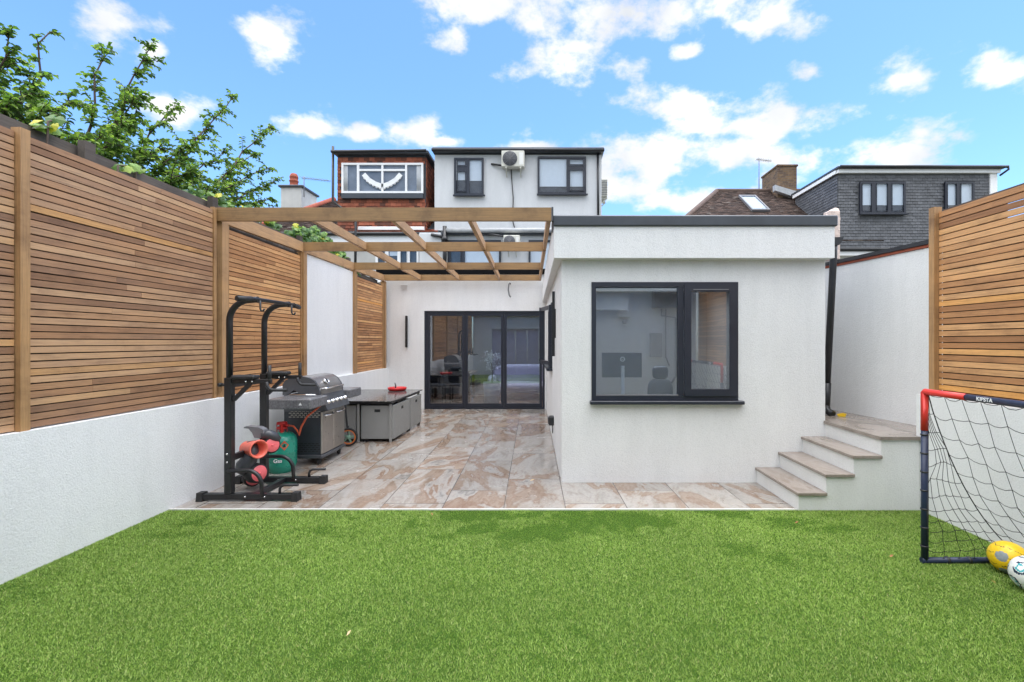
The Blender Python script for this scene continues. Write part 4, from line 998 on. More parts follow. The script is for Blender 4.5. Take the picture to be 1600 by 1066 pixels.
hwin(gh, 1474.5, 1520, 285, 335, GY, [(1477, 1492, [(288, 331, .012)]), (1498, 1516, [(288, 331, .012)])], M['anthracite'], [(1475, 1494, 321), (1497, 1519, 321)])
MB().tube([(ga-.3, GY-.15, gz(391)), (gb_+.3, GY-.15, gz(391.5))], .06, 8).build('gutter', M['black'], gh)
MB().box(ga-.2, gb_+.2, GY+.1, 24, 0, gz(396)).build('wall', M['render_old'], gh)
MB().box(ga-.25, gb_+.25, GY-.1, GY+.09, gz(400), gz(394)).build('fascia', M['upvc'], gh)

# ------------------------------------------------------------------ exercise tower
et = thing('exercise_tower', (-3.0, 4.85, 0), 'tall black steel pull-up and dip exercise tower on the patio edge', 'exercise equipment')
TY = (4.56, 5.12)
for Y in TY:
    MB().bbox(-3.36, -2.46, Y-.03, Y+.03, .015, .07, .004).build('base_rail', M['black'], et)
    for xa, xb in ((-3.40, -3.34), (-2.48, -2.42)):
        MB().prism([(Y-.045, .0), (Y+.045, .0), (Y+.036, .082), (Y-.036, .082)], 'X', xa, xb).build('foot_cap', M['rubber'], et)
    MB().bbox(-3.135, -3.065, Y-.033, Y+.033, .071, 1.20, .005).build('upright', M['black'], et)
    pth = [(-3.10, Y, 1.15), (-3.10, Y, 1.75)]+arc((-2.90, Y, 1.755), .2, 180, 100, 8)+[(-2.82, Y, 1.962)]
    MB().tube(pth, .029, 14).build('curved_upright', M['black'], et)
    MB().bbox(-3.06, -2.83, Y-.055, Y+.055, 1.185, 1.225, .012).build('arm_pad', M['foam'], et)
    MB().bbox(-3.065, -2.69, Y-.018, Y+.018, 1.143, 1.183, .003).build('dip_arm', M['black'], et)
    MB().beam((-3.06, Y, .98), (-2.88, Y, 1.16), .034, .034, (0, 1, 0)).build('brace', M['black'], et)
    MB().tube([(-2.71, Y, 1.15), (-2.71, Y, 1.32)], .017, 10).build('dip_grip', M['foam'], et)
    MB().tube([(-2.72, Y-.03, 1.16), (-2.715, Y-.03, 1.12), (-2.69, Y-.03, 1.09), (-2.66, Y-.03, 1.08), (-2.52, Y-.03, 1.08)], .015, 10).build('handle', M['foam'], et)
    MB().tube([(-3.09, Y-.045, .30), (-2.93, Y-.045, .305)]+arc((-2.90, Y-.045, .165), .14, 90, 10, 8)+[(-2.755, Y-.045, .06)], .019, 10).build('push_up_loop', M['black'], et)
    MB().tube([(-2.61, Y, .07), (-2.61, Y, .11), (-2.60, Y, .135), (-2.57, Y, .15), (-2.43, Y, .152)], .013, 8).build('floor_handle', M['foam'], et)
    bo = MB()
    for (x, z) in ((-3.1, .38), (-3.1, .46), (-2.92, 1.163), (-2.86, 1.163), (-3.05, .30), (-2.93, .045), (-2.74, .045)):
        bo.lathe([(0, 0), (.009, 0), (.009, -.006), (0, -.008)], (x, Y-.0335 if z > .1 else Y-.031, z), 'Y', 10)
    bo.build('bolt', M['chrome'], et)
    MB().tube([(-3.135, Y-.01, 1.13), (-3.17, Y-.01, 1.13)], .014, 8).lathe([(0, 0), (.02, 0), (.02, -.03), (0, -.03)], (-3.17, Y-.01, 1.13), 'X', 12).build('knob', M['blackplastic'], et)
MB().tube([(-2.90, 4.36, 1.955), (-2.86, 4.45, 1.962), (-2.83, 4.56, 1.962), (-2.83, 5.12, 1.962), (-2.86, 5.30, 1.958), (-2.90, 5.46, 1.95)], .019, 12).build('pull_up_bar', M['black'], et)
MB().tube([(-2.90, 4.36, 1.955), (-2.845, 4.50, 1.962)], .025, 12).build('grip', M['foam'], et)
MB().tube([(-2.845, 5.24, 1.96), (-2.90, 5.46, 1.95)], .025, 12).build('grip', M['foam'], et)
for Y in TY: MB().tube([(-2.80, Y, 1.95), (-2.80, Y, 1.87), (-2.79, Y, 1.85), (-2.77, Y, 1.85), (-2.76, Y, 1.87)], .009, 8).build('hook', M['black'], et)
MB().bbox(-3.12, -3.08, TY[0]+.034, TY[1]-.034, .38, .44, .003).build('cross_bar', M['black'], et)
MB().bbox(-3.115, -3.085, TY[0]+.034, TY[1]-.034, 1.10, 1.14, .003).build('cross_bar', M['black'], et)
MB().bbox(-2.90, -2.85, TY[0]+.031, TY[1]-.031, .02, .066, .003).build('cross_bar', M['black'], et)

# toy trike heaped on the tower base
tt = thing('toy_trike', (-2.95, 4.85, 0), 'toy ride-on trike in coral, pink and grey plastic piled in the exercise tower base', 'toy')
def wheel(c, ax, r, w_, disc, parent):
    o = MB().lathe([(r*.55, -w_/2), (r*.92, -w_/2), (r, -w_*.3), (r, w_*.3), (r*.92, w_/2), (r*.55, w_/2), (r*.55, -w_/2)], c, ax, 28).build('wheel', M['rubber'], parent)
    a_ = Vector(ax).normalized()
    MB().lathe([(0, -w_*.50), (r*.78, -w_*.50), (r*.84, -w_*.40), (r*.84, w_*.46), (r*.78, w_*.53), (0, w_*.53)], c, ax, 28).build('hub', disc, o)
    MB().lathe([(0, w_*.48), (.014, w_*.48), (.012, w_*.62), (0, w_*.64)], c, ax, 12).build('hub_cap', disc, o)
    return o
wheel((-3.02, 4.84, .19), (.9, -.42, .05), .10, .12, M['pink'], tt)
wheel((-2.93, 4.95, .455), (.8, -.6, .1), .088, .08, M['pink'], tt)
wheel((-3.12, 4.95, .115), (.75, -.66, .0), .095, .07, M['pink'], tt)
ax = Vector((.86, -.5, .06)); MB().lathe([(.070, -.15), (.075, -.08), (.085, .05), (.095, .085), (.09, .095), (.078, .09), (.066, .05), (.05, -.03), (0, -.04)], (-3.01, 4.80, .45), ax, 32).build('coral_drum', M['coral'], tt)
MB().lathe([(0, 0), (.042, .0), (.042, .004), (0, .006)], Vector((-3.01, 4.80, .45))+ax.normalized()*(-.04), ax, 24).build('drum_floor', M['pink'], tt)
# seat and body: swept lozenge
bm_ = MB(); bm_.tube([(-3.06, 4.84, .52), (-3.04, 4.82, .42), (-3.06, 4.80, .34), (-3.10, 4.78, .27), (-3.14, 4.77, .22)], [.045, .06, .075, .085, .05], 16).build('body', M['slategrey'], tt)
bm_ = MB(); bm_.tube([(-3.0, 4.90, .56), (-2.95, 4.93, .57), (-2.90, 4.97, .54), (-2.87, 5.0, .50)], [.04, .055, .05, .03], 14).build('frame', M['slategrey'], tt)
MB().prism([(-3.17, .655), (-3.15, .665), (-3.02, .655), (-2.97, .63), (-2.96, .585), (-3.0, .54), (-3.06, .545), (-3.085, .60), (-3.12, .64), (-3.17, .645)], 'Y', 4.88, 4.96).build('handle', M['greyplastic'], tt)

# ------------------------------------------------------------------ gas bottle
gc = thing('gas_bottle', (-3.12, 5.55, 0), 'green gas bottle with red valve guard between the exercise tower and the barbecue', 'gas bottle')
c0 = (-3.185, 5.61, 0)
MB().lathe([(0, .02), (.125, .02), (.13, 0), (.14, 0), (.14, .04), (.155, .06), (.162, .10), (.162, .225), (.1635, .23), (.1635, .24), (.162, .245), (.162, .36), (.150, .41), (.12, .445), (.07, .465), (0, .47)], c0, seg=40).build('cylinder', M['green_gas'], gc)
m_ = MB(); m_.lathe([(.028, .46), (.028, .52), (.024, .54), (.024, .56), (0, .56)], c0, seg=16)
m_.lathe([(.05, .50), (.056, .50), (.056, .53), (.05, .53), (.05, .50)], c0, seg=24)
m_.lathe([(.05, .56), (.056, .56), (.056, .585), (.05, .585), (.05, .56)], c0, seg=24)
for k in range(4): a_ = k*math.pi/2+.5; m_.beam((c0[0]+.053*math.cos(a_), c0[1]+.053*math.sin(a_), .46), (c0[0]+.053*math.cos(a_), c0[1]+.053*math.sin(a_), .57), .025, .008, (math.cos(a_), math.sin(a_), 0))
m_.tube([(c0[0]+.02, c0[1], .545), (c0[0]+.09, c0[1]-.01, .545)], .014, 8); m_.build('valve', M['red'], gc)
MB().tube([(-3.095, 5.60, .545), (-3.04, 5.60, .535), (-3.0, 5.61, .48), (-2.985, 5.62, .42), (-2.97, 5.64, .52), (-2.92, 5.68, .64), (-2.85, 5.74, .71), (-2.82, 5.84, .76)], .011, 8).build('hose', M['orange_hose'], gc)
d_ = Vector((.62, -.785, 0)); cd = Vector(c0)+d_*.1655+Vector((0, 0, .33)); sd2 = Vector((.785, .62, 0))
MB().add([cd-sd2*.048+d_*-.007, cd-Vector((0, 0, .058)), cd+sd2*.048+d_*-.007, cd+Vector((0, 0, .058))], [(0, 1, 2, 3)]).build('hazard_label', M['labelred'], gc)
MB().add([cd-sd2*.012+d_*.001-Vector((0, 0, .018)), cd+sd2*.012+d_*.001-Vector((0, 0, .018)), cd+sd2*.008+d_*.001+Vector((0, 0, .004)), cd+d_*.001+Vector((0, 0, .022)), cd-sd2*.009+d_*.001+Vector((0, 0, .004))], [(0, 1, 2, 3, 4)]).build('flame_symbol', M['blackplastic'], gc)
dd = Vector((.25, -.968, 0)); pc = Vector(c0)+dd*.1655+Vector((0, 0, .155))
text_part('lettering', 'Gas', .06, pc, (R(90), 0, math.atan2(.25, .968)), M['white'], gc)

# ------------------------------------------------------------------ barbecue (faces +X, long side along Y)
bq = thing('gas_barbecue', (-3.0, 6.2, 0), 'grey and stainless steel gas barbecue with closed hood standing against the low wall', 'barbecue')
bx0, bx1, by0, by1 = -3.30, -2.845, 5.86, 6.52
# near side panel with slots
sp_ = MB(); slots = []
MB().box(bx0, bx1, by0, by0+.012, .13, .37).box(bx0, bx1, by0, by0+.012, .37, .58).build('side_panel', M['bbqgrey2'], bq)
m_ = MB()
for zz, mm in ((.60, 5), (.17, 5)):
    for r_ in range(mm):
        for c_ in range(8):
            x = bx0+.06+c_*.048+(.024 if r_ % 2 else 0); z = zz+r_*.024
            m_.box(x, x+.034, by0-.0025, by0-.0005, z, z+.009)
top_m = MB(); 
top_m.f = []; 
m2 = MB()
for r_ in range(5):
    for c_ in range(8):
        x = bx0+.06+c_*.048+(.024 if r_ % 2 else 0); m2.box(x, x+.034, by0-.0025, by0-.0005, .60+r_*.024, .609+r_*.024)
m3 = MB()
for r_ in range(5):
    for c_ in range(8):
        x = bx0+.06+c_*.048+(.024 if r_ % 2 else 0); m3.box(x, x+.034, by0-.0025, by0-.0005, .17+r_*.024, .179+r_*.024)
m3.build('vent_slots', M['rubber'], bq); m2.build('vent_slots', M['acwhite'], bq)
MB().box(bx0, bx1, by0, by0+.012, .58, .675).box(bx0, bx1, by1-.012, by1, .13, .675).box(bx0, bx0+.012, by0+.012, by1-.012, .13, .675).build('cabinet', M['bbqgrey2'], bq)
MB().bbox(bx0-.01, bx1+.03, by0-.015, by1+.015, .085, .128, .008).build('base_tray', M['bbqgrey'], bq)
ym = (by0+by1)/2
for a, b in ((by0+.004, ym-.002), (ym+.002, by1-.004)):
    d1 = MB().bbox(bx1-.004, bx1+.018, a, b, .135, .665, .006).build('door', M['steel'], bq)
    MB().tube([(bx1+.02, a+.04, .62), (bx1+.05, a+.06, .615), (bx1+.055, (a+b)/2, .612), (bx1+.05, b-.06, .615), (bx1+.02, b-.04, .62)], .011, 8).build('handle', M['chrome'], d1)
# firebox and control panel
MB().prism([(bx0, .677), (bx1+.02, .677), (bx1+.075, .685), (bx1-.015, .875), (bx0, .875)], 'Y', by0-.005, by1+.005).build('firebox', M['bbqgrey'], bq)
cpn = MB(); nx, nz = .145, .10
P0, P1 = Vector((bx1+.08, 0, .682)), Vector((bx1-.008, 0, .876)); nv = Vector(((P1-P0).z, 0, -(P1-P0).x)).normalized()
vs = []
for Yy in (by0+.004, by1-.004):
    for p in (P0, P1, P1+nv*.012, P0+nv*.012): vs.append((p.x, Yy, p.z))
cpn.add(vs, [(0, 1, 2, 3), (7, 6, 5, 4), (0, 4, 5, 1), (1, 5, 6, 2), (2, 6, 7, 3), (3, 7, 4, 0)]); cpo = cpn.build('control_panel', M['bbqgrey'], bq)
for k in range(5):
    yy = by0+.09+k*.12; c = P0.lerp(P1, .47)+nv*.013; c.y = yy
    MB().lathe([(0, 0), (.028, 0), (.028, .012), (.020, .016), (.018, .038), (0, .040)], c, nv, 18).build('knob', M['chrome'], cpo)
# hood: swept profile
hp = lambda x, z: (bx0+x*.90, .88+(z-.91)*.90)
prof = [hp(*p) for p in [(-.02, .91), (-.02, 1.06), (.02, 1.115), (.10, 1.155), (.22, 1.17), (.34, 1.155), (.42, 1.11), (.475, 1.03), (.50, .95), (.50, .91)]]
sidep = [hp(*p) for p in [(-.02, .91), (.06, .91), (.13, .975), (.17, .975), (.23, .91), (.50, .91), (.50, .95), (.475, 1.03), (.42, 1.11), (.34, 1.155), (.22, 1.17), (.10, 1.155), (.02, 1.115), (-.02, 1.06)]]
MB().prism(sidep, 'Y', by0-.004, by0+.03).build('hood_end', M['bbqgrey'], bq); MB().prism(sidep, 'Y', by1-.03, by1+.004).build('hood_end', M['bbqgrey'], bq)
m_ = MB(); n_ = len(prof)
vs = [(p[0], by0+.03, p[1]) for p in prof]+[(p[0], by1-.03, p[1]) for p in prof]
m_.add(vs, [(i, i+1, i+1+n_, i+n_) for i in range(n_-1)], True); vs2 = [(q[0]*.0+(prof[i % n_][0]), q[1], q[2]-.0) for i, q in enumerate(vs)]
m_.build('hood', M['steel'], bq)
MB().tube([(bx0+.44, by0+.08, .95), (bx0+.49, by0+.09, .955), (bx0+.495, by0+.12, .955), (bx0+.495, by1-.12, .955), (bx0+.49, by1-.09, .955), (bx0+.44, by1-.08, .95)], .014, 10).build('hood_handle', M['chrome'], bq)
gn = Vector((.78, 0, .62)).normalized(); gc_ = Vector((bx0+.408, ym-.08, 1.032))
MB().lathe([(0, 0), (.046, 0), (.046, .018), (.036, .02), (.034, .014), (0, .014)], gc_, gn, 24).build('thermometer', M['chrome'], bq)
MB().lathe([(0, .0145), (.026, .0145), (.026, .017), (0, .017)], gc_, gn, 20).build('dial', M['blackplastic'], bq)
sh = MB().bbox(bx0+.06, bx1+.10, 5.42, by0-.007, .762, .882, .012).build('side_shelf', M['shelf'], bq)
MB().tube([(bx0+.16, 5.70, .90), (bx1+.04, 5.66, .903)], .010, 8).build('lifting_rod', M['chrome'], sh)
MB().add([(bx1-.04, 5.419, .81), (bx1+.0, 5.419, .81), (bx1-.02, 5.419, .845)], [(0, 1, 2)]).build('emblem', M['white'], sh)
MB().bbox(bx0+.06, bx1+.10, by1+.006, 6.9, .762, .882, .012).build('side_shelf', M['shelf'], bq)
for x in (bx0+.06, bx1-.04):
    for y in (by0+.05, by1-.05):
        MB().lathe([(0, -.014), (.036, -.014), (.04, -.008), (.04, .008), (.036, .014), (0, .014)], (x, y, .04), 'X', 18).box(x-.02, x+.02, y-.02, y+.02, .06, .085).build('castor', M['rubber'], bq)

# ------------------------------------------------------------------ child's scooter behind the barbecue
sc = thing('scooter', (-2.95, 7.0, 0), 'small scooter with orange-ringed wheel poking out behind the barbecue', 'scooter')
def swheel(c, ax, r):
    o = MB().lathe([(r*.80, -.014), (r*.94, -.018), (r, -.010), (r, .010), (r*.94, .018), (r*.80, .014), (r*.80, -.014)], c, ax, 30).build('wheel', M['rubber'], sc)
    MB().lathe([(r*.66, -.010), (r*.80, -.014), (r*.80, .014), (r*.66, .010), (r*.66, -.010)], c, ax, 30).build('rim', M['orange'], o)
    m_ = MB(); m_.lathe([(0, -.02), (r*.22, -.02), (r*.22, .02), (0, .02)], c, ax, 14)
    x = Vector(ax).orthogonal().normalized(); y = Vector(ax).normalized().cross(x)
    for k in range(5): a_ = k*1.2566; m_.beam(c, Vector(c)+(x*math.cos(a_)+y*math.sin(a_))*r*.68, .02, .014, ax)
    m_.build('hub', M['lime'], o)
swheel((-2.95, 6.93, .135), (.12, -1, 0), .135); swheel((-3.42, 6.99, .10), (.12, -1, 0), .10)
MB().beam((-3.33, 6.97, .12), (-3.05, 6.94, .12), .1, .02, (0, 0, 1)).build('deck', M['black'], sc)
MB().tube([(-2.95, 6.955, .135), (-2.98, 6.955, .3), (-3.02, 6.95, .78)], .014, 8).tube([(-2.95, 6.955, .135), (-2.96, 6.955, .3)], .012).build('stem', M['black'], sc)
MB().tube([(-3.02, 6.78, .78), (-3.02, 7.1, .78)], .013, 8).build('handlebar', M['foam'], sc)

# ------------------------------------------------------------------ rattan cube set
tb = thing('garden_table', (-2.95, 8.0, 0), 'wet black glass-topped rattan garden table with chairs tucked under it', 'table')
MB().bbox(-3.53, -2.36, 7.13, 8.85, .628, .645, .004).build('glass_top', M['tabletop'], tb)
MB().box(-3.50, -2.40, 7.17, 8.81, .59, .626).build('frame', M['blackplastic'], tb)
for x in (-3.49, -2.93, -2.40-.035):
    for y in (7.19, 8.74): MB().bbox(x, x+.035, y, y+.035, 0, .589, .004).build('leg', M['rattan'], tb)
def cube_chair(x0, x1, y0, y1, label, side):
    t_ = thing('rattan_chair', ((x0+x1)/2, (y0+y1)/2, 0), label, 'chair', 'rattan cube chairs tucked under the table')
    z0, z1 = .045, .565
    m_ = MB().bbox(x0, x1, y0, y0+.035, z0, z1, .006).build('back_panel', M['rattan'], t_)
    MB().bbox(x1-.035, x1, y0+.037, y1, z0, z1, .006).build('side_panel', M['rattan'], t_)
    MB().bbox(x0, x0+.035, y0+.037, y1, z0, z1, .006).build('side_panel', M['rattan'], t_)
    MB().box(x0+.037, x1-.037, y0+.037, y1, .30, .34).build('seat', M['rattan'], t_)
    MB().bbox(x0+.04, x1-.04, y0+.04, y1-.01, .342, .42, .02).build('cushion', M['cushion'], t_)
    MB().bbox((x0+x1)/2-.045, (x0+x1)/2+.045, y0-.003, y0-.0005, z1-.105, z1-.06, .001).build('hand_hole', M['rubber'], t_)
    MB().bbox(x1+.0005, x1+.003, (y0+y1)/2-.05, (y0+y1)/2+.05, z1-.105, z1-.06, .001).build('hand_hole', M['rubber'], t_)
    for x in (x0+.02, x1-.045):
        for y in (y0+.02, y1-.045): MB().box(x, x+.025, y, y+.025, 0, z0).build('foot', M['rubber'], t_)
    for (x, z) in ((x0+.012, z0+.05), (x1-.012, z0+.05), (x0+.012, z1-.05), (x1-.012, z1-.05)):
        pass
    return t_
cube_chair(-2.88, -2.37, 7.22, 8.06, 'grey rattan cube chair at the near right corner of the garden table', 0)
cube_chair(-2.88, -2.37, 8.10, 8.80, 'grey rattan cube chair at the far right corner of the garden table', 0)
cube_chair(-3.46, -2.95, 7.22, 8.06, 'grey rattan cube chair at the near left table corner, half behind the barbecue', 0)
cube_chair(-3.46, -2.95, 8.10, 8.80, 'grey rattan cube chair at the far left corner of the garden table, against the wall', 0)
tr = thing('round_tray', (-2.78, 8.72, .645), 'red round tray with a dark stub standing on the far end of the garden table', 'tray')
MB().lathe([(0, 0), (.14, 0), (.165, .02), (.17, .055), (.155, .058), (.14, .03), (0, .03)], (-2.78, 8.66, .647), seg=32).build('dish', M['red'], tr)
MB().tube([(-2.81, 8.66, .68), (-2.81, 8.66, .74), (-2.825, 8.66, .79)], [.016, .012, .008], 8).build('stub', M['slategrey'], tr)

# ------------------------------------------------------------------ football goal
gl = thing('football_goal', (2.64, 3.27, 0), 'small navy and red football goal with black net against the right wall', 'football goal')
GX, GYf, GYn, GZ, GB = 2.64, 3.27, 1.55, 1.20, 3.32; tr_ = .0205
MB().tube([(GX, GYf, 0.02), (GX, GYf, .93)], tr_, 16).build('post', M['navy'], gl)
MB().tube([(GX, GYf, .93), (GX, GYf, GZ-.006), (GX, GYf-.006, GZ), (GX, GYf-.33, GZ)], tr_+.0015, 16).build('corner_joint', M['redtube'], gl)
MB().tube([(GX, GYf-.33, GZ), (GX, GYn+.33, GZ)], tr_, 16).build('crossbar', M['navy'], gl)
MB().tube([(GX, GYn+.33, GZ), (GX, GYn, GZ), (GX, GYn, .93)], tr_+.0015, 16).build('corner_joint', M['redtube'], gl)
MB().tube([(GX, GYn, 0.02), (GX, GYn, .93)], tr_, 16).build('post', M['navy'], gl)
for Y in (GYf, GYn): MB().tube([(GX-.02, Y, .02), (GB, Y, .02)], tr_, 16).build('base_bar', M['navy'], gl)
MB().tube([(GB, GYf, .02), (GB, GYn, .02)], tr_, 16).build('base_bar', M['navy'], gl)
text_part('lettering', 'KIPSTA', .033, (GX-.0212, GYf-.47, GZ+.001), (R(90), 0, R(-90)), M['white'], gl)
def sag(p, a):
    q = p*3.1; n = Vector((mnoise.noise(q), mnoise.noise(q+Vector((7, 3, 1))), mnoise.noise(q+Vector((2, 9, 5)))))
    q = p*9; n2 = Vector((mnoise.noise(q), mnoise.noise(q+Vector((7, 3, 1))), mnoise.noise(q+Vector((2, 9, 5)))))
    return p+n*a+n2*a*.45
net = MB(); C_R = .0021
def sheet(fn, nu, nv, a, sub=4):
    # knots of a diamond-like grid, cords sag between knots
    K = {}
    for i in range(nu+1):
        for j in range(nv+1):
            p = fn(i/nu, j/nv)
            if p is None: continue
            edge = i in (0, nu) or j in (0, nv)
            K[(i, j)] = sag(Vector(p), 0 if edge else a)
    for (i, j), p in K.items():
        for d in ((1, 0), (0, 1)):
            q = K.get((i+d[0], j+d[1]))
            if q is None or (q-p).length < 1e-4: continue
            pts = []; ln = (q-p).length
            s = .16*ln*(1-abs((q-p).z)/ln)*rng.uniform(.4, 1.2)
            for t in (0, .33, .66, 1): pts.append(p.lerp(q, t)-Vector((0, 0, s*4*t*(1-t))))
            net.tube(pts, C_R, 4, False)
        net.lathe([(0, -.004), (.004, 0), (0, .004)], p, seg=5)
def rear(v):   # seam from the crossbar down to the rear base bar, hanging in a shallow curve
    return (GX+.02+(GB-GX-.04)*(v**1.15), GZ-.02-(GZ-.06)*v-.16*math.sin(math.pi*v)*.9)
def backf(u, v): x, z = rear(v); return (x, GYf-.01+(GYn-GYf+.02)*u, z)
sheet(backf, 13, 11, .028)
def sidef(Y):
    def f(u, v):
        x, z = rear(v); return (GX+.02+(x-GX-.02)*u, Y, z)
    return f
sheet(sidef(GYf-.01), 6, 12, .045); sheet(sidef(GYn+.01), 5, 11, .02)
for Y in (GYf-.01, GYn+.01):
    net.tube([(rear(v/14)[0], Y, rear(v/14)[1]) for v in range(15)], .0035, 6)
net.build('net', M['netcord'], gl)
cl_ = MB()
for k in range(7): z = .12+k*.13; cl_.lathe([(tr_, -.006), (tr_+.004, -.004), (tr_+.004, .004), (tr_, .006)], (GX, GYf, z), 'Z', 12)
for x in (2.80, 2.95, 3.1): cl_.lathe([(tr_, -.01), (tr_+.006, -.006), (tr_+.006, .006), (tr_, .01)], (x, GYf, .02), 'X', 12)
cl_.build('net_clip', M['blackplastic'], gl)

# balls
def ico(r, c, sub=5):
    import bmesh
    b = bmesh.new(); bmesh.ops.create_icosphere(b, subdivisions=sub, radius=r); vs = [v.co.copy() for v in b.verts]; fs = [[v.index for v in f.verts] for f in b.faces]; b.free(); return vs, fs
import bmesh as _bm
_b = _bm.new(); _bm.ops.create_icosphere(_b, subdivisions=1, radius=1); ICO = [v.co.normalized() for v in _b.verts]; FACE = [f.calc_center_median().normalized() for f in _b.faces]; _b.free()
def ball(c, r, rot, fn, mats, name_label, squash=1.0):
    vs, fs = ico(r, c); m_ = MB(); rm = Matrix.Rotation(rot[0], 3, 'X') @ Matrix.Rotation(rot[1], 3, 'Z')
    out = []
    for v in vs:
        d = v.normalized(); g = sorted((d-f).length for f in FACE); seam = min(1, abs(g[0]-g[1])/.035)     # panel seams
        out.append(d*r*(1-.012*(1-seam)))
    w_ = [Vector(c)+Vector(((rm @ v).x, (rm @ v).y, (rm @ v).z*squash)) for v in out]
    m_.v = [tuple(v) for v in w_]
    for f in fs:
        d = sum((vs[i] for i in f), Vector()).normalized()
        m_.f.append(f); m_.sm.append(True); m_.r.append(.5); m_.mi.append(fn(d))
    o = m_.build('football', mats); tag(o, name_label, 'ball', 'footballs by the goal'); return o
def fy(d):
    g = sorted([(d-i).length for i in ICO]); n_ = mnoise.noise(d*6)*.05
    if g[0]+n_ < .32 and (d-ICO[0]).length > .7 and min((d-ICO[k]).length for k in (1, 4, 6, 9, 11)) > .4: return 1
    if .02 < (d.z*.6+d.x*.5+mnoise.noise(d*4)*.1+.1) % .45 < .035+.01: return 2
    return 0
def fw(d):
    g = sorted([(d-i).length for i in ICO]); n_ = mnoise.noise(d*3+Vector((3, 3, 3)))
    g0 = g[0]+n_*.06
    if .30 < g0 < .40 and n_ > -.15: return 1
    if .16 < g0 < .27 and n_ > 0.0: return 2
    return 0
By = simple('yellow_ball', (.78, .50, .01), .4, var=.08, bump=.2, bs=180); Bw = simple('white_ball', (.74, .74, .70), .35, var=.05, bump=.15, bs=180)
ball((3.09, 3.13, .104), .108, (.5, .9), fy, [By, simple('grey_ball_patch', (.22, .25, .25), .5), simple('dark_ball_print', (.12, .09, .02), .5)], 'yellow football with grey patches beside the goal base bar', .96)
ball((3.005, 2.90, .106), .106, (.9, .35), fw, [Bw, simple('navy_ball_print', (.012, .03, .06), .4), simple('teal_ball_print', (.05, .36, .38), .4)], 'white football with navy and teal marks in front of the yellow one')

# ------------------------------------------------------------------ fallen leaves
def leafm(c, s, a, mat, nm='fallen_leaf', lab='', z=.028):
    m_ = MB(); x = Vector((math.cos(a), math.sin(a), 0)); y = Vector((-x.y, x.x, 0)); c = Vector((c[0], c[1], z))
    m_.add([c-x*s, c-y*s*.35+Vector((0, 0, .004))-x*s*.2, c+x*s+Vector((0, 0, .012)), c+y*s*.38+Vector((0, 0, .010))], [(0, 1, 2), (0, 2, 3)], True)
    return tag(m_.build(nm, mat), lab, 'leaf', 'fallen leaves on the lawn')
LV = [(1393, 871, 'brown', 'larger brown fallen leaf on the lawn left of the goal'), (1311, 871, 'pale', 'pale curled leaf on the lawn in front of the steps'), (1486, 839, 'pale', 'pale leaf on the grass inside the goal net'),
      (1552, 911, 'brown', 'brown leaf on the lawn just left of the white football'), (545, 992, 'pale', 'lone yellowish leaf on the open lawn at the lower left'), (1560, 872, 'pale', 'pale leaf by the goal base bar'),
      (1245, 818, 'brown', 'tiny leaf on the lawn near the foot of the steps'), (675, 805, 'brown', 'tiny brown leaf near the left end of the patio edging'), (1397, 817, 'pale', 'tiny leaf on the lawn below the white step wall')]
for (px, py, c_, lab) in LV:
    Y = 1131.5/(py-534)*.985; leafm(((px-855)*Y/F, Y), .017 if c_ == 'pale' else .02, rng.uniform(0, 3), M['paleleaf'] if c_ == 'pale' else M['tray_wet'], lab=lab)
leafm((-.165, 5.2), .03, .4, M['paleleaf'], lab='orange leaf lying on the paving beside the extension corner', z=.006)

# ------------------------------------------------------------------ plum tree behind the fence
def leaf(m_, p, d, L_, wdt, rnd, droop=.2):
    d = d.normalized(); s = d.cross(Vector((rng.uniform(-.6, .6), rng.uniform(-.6, .6), 1))).normalized(); n = s.cross(d)
    a, b = p+d*L_*.35, p+d*L_*.72
    m_.add([p, a+s*wdt*.5+n*.008, b+s*wdt*.38+n*.006, p+d*L_-n*L_*droop, b-s*wdt*.38+n*.006, a-s*wdt*.5+n*.008, a-n*.002, b-n*.006],
           [(0, 1, 6), (1, 2, 7, 6), (2, 3, 7), (0, 6, 5), (6, 7, 4, 5), (7, 3, 4)], False, rnd)
pt = thing('plum_tree', (-5.3, 5.8, 0), 'leafy plum tree reaching over the old fence behind the left slatted fence', 'tree')
br = MB(); lf = MB()
trunk_top = Vector((-5.1, 5.7, 2.3)); br.tube([(-5.3, 5.8, -.05), (-5.25, 5.75, 1.2), trunk_top], [.11, .09, .075], 10)
LIMBS = [((8, 62), -4.5, 1), ((50, 120), -4.6, 1), ((25, 150), -4.4, 1.2), ((74, 52), -4.7, .45), ((110, 150), -4.7, .9), ((170, 78), -4.8, .8), ((232, 78), -4.7, 1), ((215, 150), -4.5, 1.5), ((190, 200), -4.4, 1.4), ((150, 215), -4.3, 1.1), ((270, 170), -4.7, .8),
         ((365, 157), -4.6, 1), ((290, 230), -4.4, 1.2), ((420, 198), -4.7, 1.2), ((350, 240), -4.5, 1.1), ((428, 285), -4.5, 1.1), ((360, 290), -4.2, 1.2), ((395, 245), -4.6, .9), ((300, 270), -4.2, 1.2), ((245, 235), -4.2, 1.1), ((70, 170), -4.2, .9), ((330, 200), -4.8, .4), ((420, 310), -4.3, 1.0), ((385, 318), -4.2, 1.0), ((415, 262), -4.5, 1.0), ((330, 300), -4.15, .9)]
def bez(a, b, c, t): return a*(1-t)**2+b*2*t*(1-t)+c*t*t
